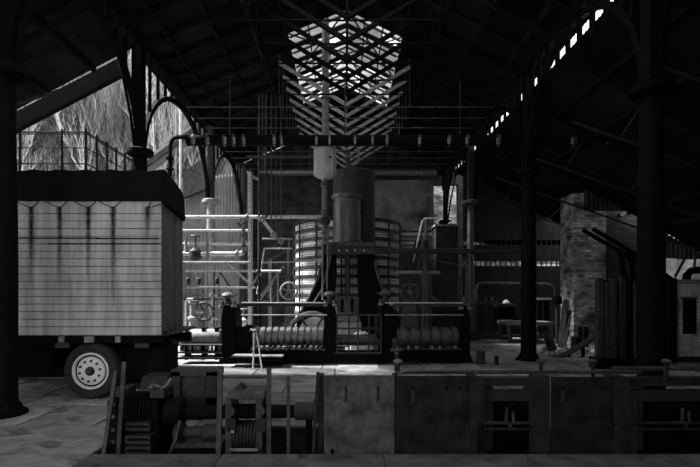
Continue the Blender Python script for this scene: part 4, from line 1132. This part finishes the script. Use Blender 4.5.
# small wheel valve standing behind the light plate
t = thing('wheel_valve', 'small dark wheel valve standing behind the guard plates', 'valve', (PX(397, 7.5), 7.5, 0))
c = Vector((PX(397, 7.5), 7.5, 0)); zt_ = PZ(350, 7.5)
MB().lathe(c, [(.1, 0), (.1, .04), (.035, .08), (.035, zt_ - .05)], 12).build('stem', M['iron'], t)
MB().torus(c + Vector((0, 0, zt_)), .09, .02, 'z', 18, 6).build('wheel', M['iron2'], t)
MB().lathe(c + Vector((0, 0, zt_ - .06)), [(.035, 0), (.05, .04), (.02, .09)], 10).build('hub', M['steel'], t)
MB().bar(c + Vector((-.09, 0, zt_)), c + Vector((.09, 0, zt_)), .02).build('spoke', M['iron2'], t)

# right-hand pit mill, seen through the gaps of the guard plates
RDp = 5.55
def pitmill(x0, x1, label, n):
    t = thing('pit_mill', label, 'rolling mill', (PX((x0 + x1) / 2, RDp), RDp, -.5), 'mills standing in the pit')
    MB().pbox(x0, 378, x1, 386, RDp - .2, .12).build('top_beam', M['iron'], t)
    MB().pbox(x0, 390, x1 - 4, 401, RDp - .22, .06).build('apron', M['iron'], t)
    roll(x0 + 1, x1 - 1, 412, 13, RDp, M['black'], t, n, deep=.15)
    roll(x0 + 1, x1 - 1, 437, 12, RDp, M['black'], t, n, 'lower_roll', deep=.15)
    for y in (423, 429): MB().cyl(P(x0, y, RDp - .3), P(x1, y, RDp - .3), .018, n=8).build('guide_bar', M['iron'], t)
    for px in (x0 + 2, x1 - 2): MB().box(PX(px - 3, RDp), PX(px + 3, RDp), RDp - .15, RDp + .25, -.5, PZ(380, RDp)).build('housing', M['iron'], t)
    hx_ = (x0 + x1) / 2
    MB().tube([P(hx_ - 3, 408, RDp - .3), P(hx_ - 4, 420, RDp - .3), P(hx_, 427, RDp - .3), P(hx_ + 4, 421, RDp - .3), P(hx_ + 3, 412, RDp - .3)], .018, 6).build('hook', M['iron2'], t)
    MB().box(PX(x0, RDp), PX(x1, RDp), RDp - .3, RDp + .3, -.5, -.1).build('bed', M['black'], t)
    return t
pitmill(484, 536, 'dark grooved rolls in the gap between two guard plates', 9)
pitmill(630, 742, 'dark grooved rolls in the gap at the right edge', 16)

# left-hand pit mill
D = 5.45
t = thing('pinion_stand', 'dark pinion stand with a stepped front in the left of the pit', 'rolling mill', (PX(138, D), D, -.5), 'mills standing in the pit')
for px in (117, 156): MB().box(PX(px - 6, D), PX(px + 6, D), D - .1, D + .4, -.5, PZ(398, D)).build('housing', M['black'], t, bevel=.02)
MB().lathe(P(122, 408, D + .1), [(.16, 0), (.2, .02), (.2, .32), (.16, .34)], 22, 'x').build('pinion', M['black'], t)
for k in range(8): MB().pbox(126 + k * 3.2, 398, 127.6 + k * 3.2, 420, D - .12, .04).build('tooth', M['black'], t)
for k, y in enumerate((423, 436, 447)):
    MB().pbox(125, y, 150, y + 8, D - .18 - k * .04, .12).build('step_block', M['iron'], t)
    MB().pbox(127, y + 2.5, 148, y + 5, D - .19 - k * .04, .02).build('step_recess', M['black'], t)
for y in (394, 405, 417, 430, 442): MB().lathe(P(113, y, D - .12), [(.022, 0), (.022, .04)], 8, 'y').build('bolt_head', M['iron2'], t)
MB().pbox(110, 390, 124, 397, D - .15, .3).build('cap', M['iron'], t)
MB().pbox(150, 390, 164, 398, D - .15, .3).build('cap', M['iron'], t)
for px in (115, 154, 158): MB().cyl(P(px, 391, D), P(px + random.uniform(-2, 2), 380, D), .02, n=6).build('stud', M['iron2'], t)
MB().tube([P(157, 396, D - .1), P(162, 388, D - .1), P(168, 384, D - .1), P(171, 378, D - .1)], .015, 6).build('oil_pipe', M['steel'], t)
MB().tube([P(150, 388, D), P(154, 384, D), P(160, 387, D)], .02, 6).build('oil_pipe', M['steel'], t)
t = thing('roll_spindle', 'upper dark spindle shaft joining the pinion stand to the small roll stand', 'shaft', (PX(200, D), D, -.5))
MB().lathe(P(166, 412, D), [(.13, 0), (.15, .02), (.15, .2), (.1, .24), (.075, .26), (.075, 1.0), (.06, 1.9)], 20, 'x').build('shaft', M['black'], t)
MB().lathe(P(294, 411, D), [(.07, 0), (.105, .02), (.105, .22), (.14, .23), (.14, .27), (.06, .28)], 20, 'x').build('coupling_box', M['iron'], t)
MB().cyl(P(262, 411, D), P(296, 411, D), .075, n=16).build('wobbler', M['black'], t)
MB().box(PX(306, D), PX(312, D), D - .06, D + .06, -.5, PZ(418, D)).build('pedestal', M['black'], t)
MB().pbox(314, 400, 317.5, 424, D - .1, .15).build('end_flange', M['iron2'], t)
t = thing('lower_spindle', 'lower stepped spindle with square couplings in the left of the pit', 'shaft', (PX(197, D), D, -.5))
MB().lathe(P(175, 432.5, D - .05), [(.09, 0), (.12, .02), (.12, .1), (.07, .12), (.07, .32), (.1, .34), (.1, .5), (.06, .52)], 18, 'x').build('shaft', M['iron'], t)
MB().pbox(172, 443, 222, 448, D, .3).build('bearer', M['iron2'], t)
MB().tube([P(170, 453, D - .2), P(176, 440, D - .2), P(180, 421, D - .2)], .02, 6).build('prop', M['iron2'], t)
t = thing('small_roll_stand', 'small square framed roll stand in the left pit', 'rolling mill', (PX(246, D), D, -.5), 'mills standing in the pit')
for px in (231, 261): MB().box(PX(px - 3.5, D), PX(px + 3.5, D), D - .12, D + .25, -.5, PZ(396, D)).build('housing', M['iron2'], t, bevel=.015)
MB().pbox(228, 392, 265, 400, D - .13, .4).build('cap_beam', M['iron2'], t, bevel=.02)
MB().pprism([(233, 392), (236, 387), (239, 384), (243, 387), (245, 392)], D, .15).build('oil_pot', M['iron'], t)
roll(234.5, 257.5, 435, 14, D, M['iron'], t, 7, deep=.12)
MB().cyl(P(224, 411, D), P(266, 411, D), .085, n=16).build('upper_roll', M['black'], t)
MB().cyl(P(230, 450, D - .15), P(258, 450, D - .15), .02, n=8).build('rest_bar', M['steel'], t)
for px in (231, 261): 
    MB().lathe(P(px, 411, D - .125), [(.05, -.03), (.05, .02)], 10, 'y').build('bearing_cap', M['iron2'], t)
    MB().pbox(px - 4.5, 419, px + 4.5, 432, D - .14, .06).build('chock', M['iron'], t)
MB().pbox(231, 431, 234, 433, D - .16, .02).build('oil_cup', M['pale'], t)
t = thing('guard_rail', 'thin pit-side handrail with three upright posts in the foreground', 'rail', (PX(240, 5.0), 5.04, 0))
for px, y0, wd in ((219.5, 366, 2.4), (269, 368, 2.2), (288.5, 376, 1.6)):
    MB().bar((PX(px + (0 if px > 230 else 1), 5.04), 5.04, PZ(y0, 5.04)), (PX(px - (0 if px > 230 else 2), 5.04), 5.04, -.5), wd * 2 * 5.04 / FPX, .03).build('post', M['iron2'], t)
MB().cyl(P(219, 377, 5.06), P(270, 377, 5.06), .018, n=8).build('rail_bar', M['iron2'], t)
a, bq = Vector((PX(101, 5.0), 5.0, -.2)), P(112, 372, 5.05)
tag(MB().bar(a, P(116, 371, 5.1), .04, .03).build_at('crow_bar', M['iron2'], a), 'long iron bar leaning at the left end of the pit', 'bar')
a = Vector((PX(117, 5.2), 5.2, -.3))
tag(MB().bar(a, P(124.5, 362, 5.25), .045, .03).build_at('crow_bar', M['iron2'], a), 'second leaning bar, beside the pinion stand', 'bar')
a = Vector((PX(312, 5.05), 5.05, -.2))
tag(MB().bar(a, P(318, 372, 5.08), .03, .03).build_at('crow_bar', M['iron'], a), 'thin bar leaning on the left side of the lighter guard plate', 'bar')
# framed iron chest beyond the pit
D = 6.35
t = thing('iron_chest', 'grey framed iron chest with a recessed panel behind the spindles', 'chest', (PX(196, D), D, 0))
MB().pbox(171, 371, 219, 406, D + .06, .2).build('body', M['iron2'], t)
MB().pbox(171, 370, 219, 376, D, .26).build('top_rim', M['iron2'], t)
MB().pbox(171, 398, 219, 418, D, .1).build('bottom_rim', M['iron'], t)
for x0, x1 in ((171, 180), (206, 219)): MB().pbox(x0, 372, x1, 418, D, .1).build('stile', M['iron'], t)
MB().pbox(181, 377, 205, 398, D + .045, .02).build('panel', M['iron2'], t)
MB().box(PX(173, D), PX(217, D), D + .05, D + .25, 0, PZ(405, D)).build('foot', M['iron'], t)
# flat plate lying on the floor behind the pinions
a = Vector((PX(150, 7.2), 7.2, 0))
t = thing('iron_trough', 'flat topped iron trough on the floor right of the lorry wheel', 'trough', a)
MB().pprism([(138, 393), (143, 376), (168, 376), (170, 393)], 6.9, .3).build('trough', M['iron'], t)
MB().pbox(133, 391, 172, 393.5, 6.85, .1).build('lip', M['pale'], t)
MB().box(PX(134, 6.9), PX(170, 6.9), 6.9, 7.3, 0, PZ(393, 6.9)).build('base', M['iron'], t)
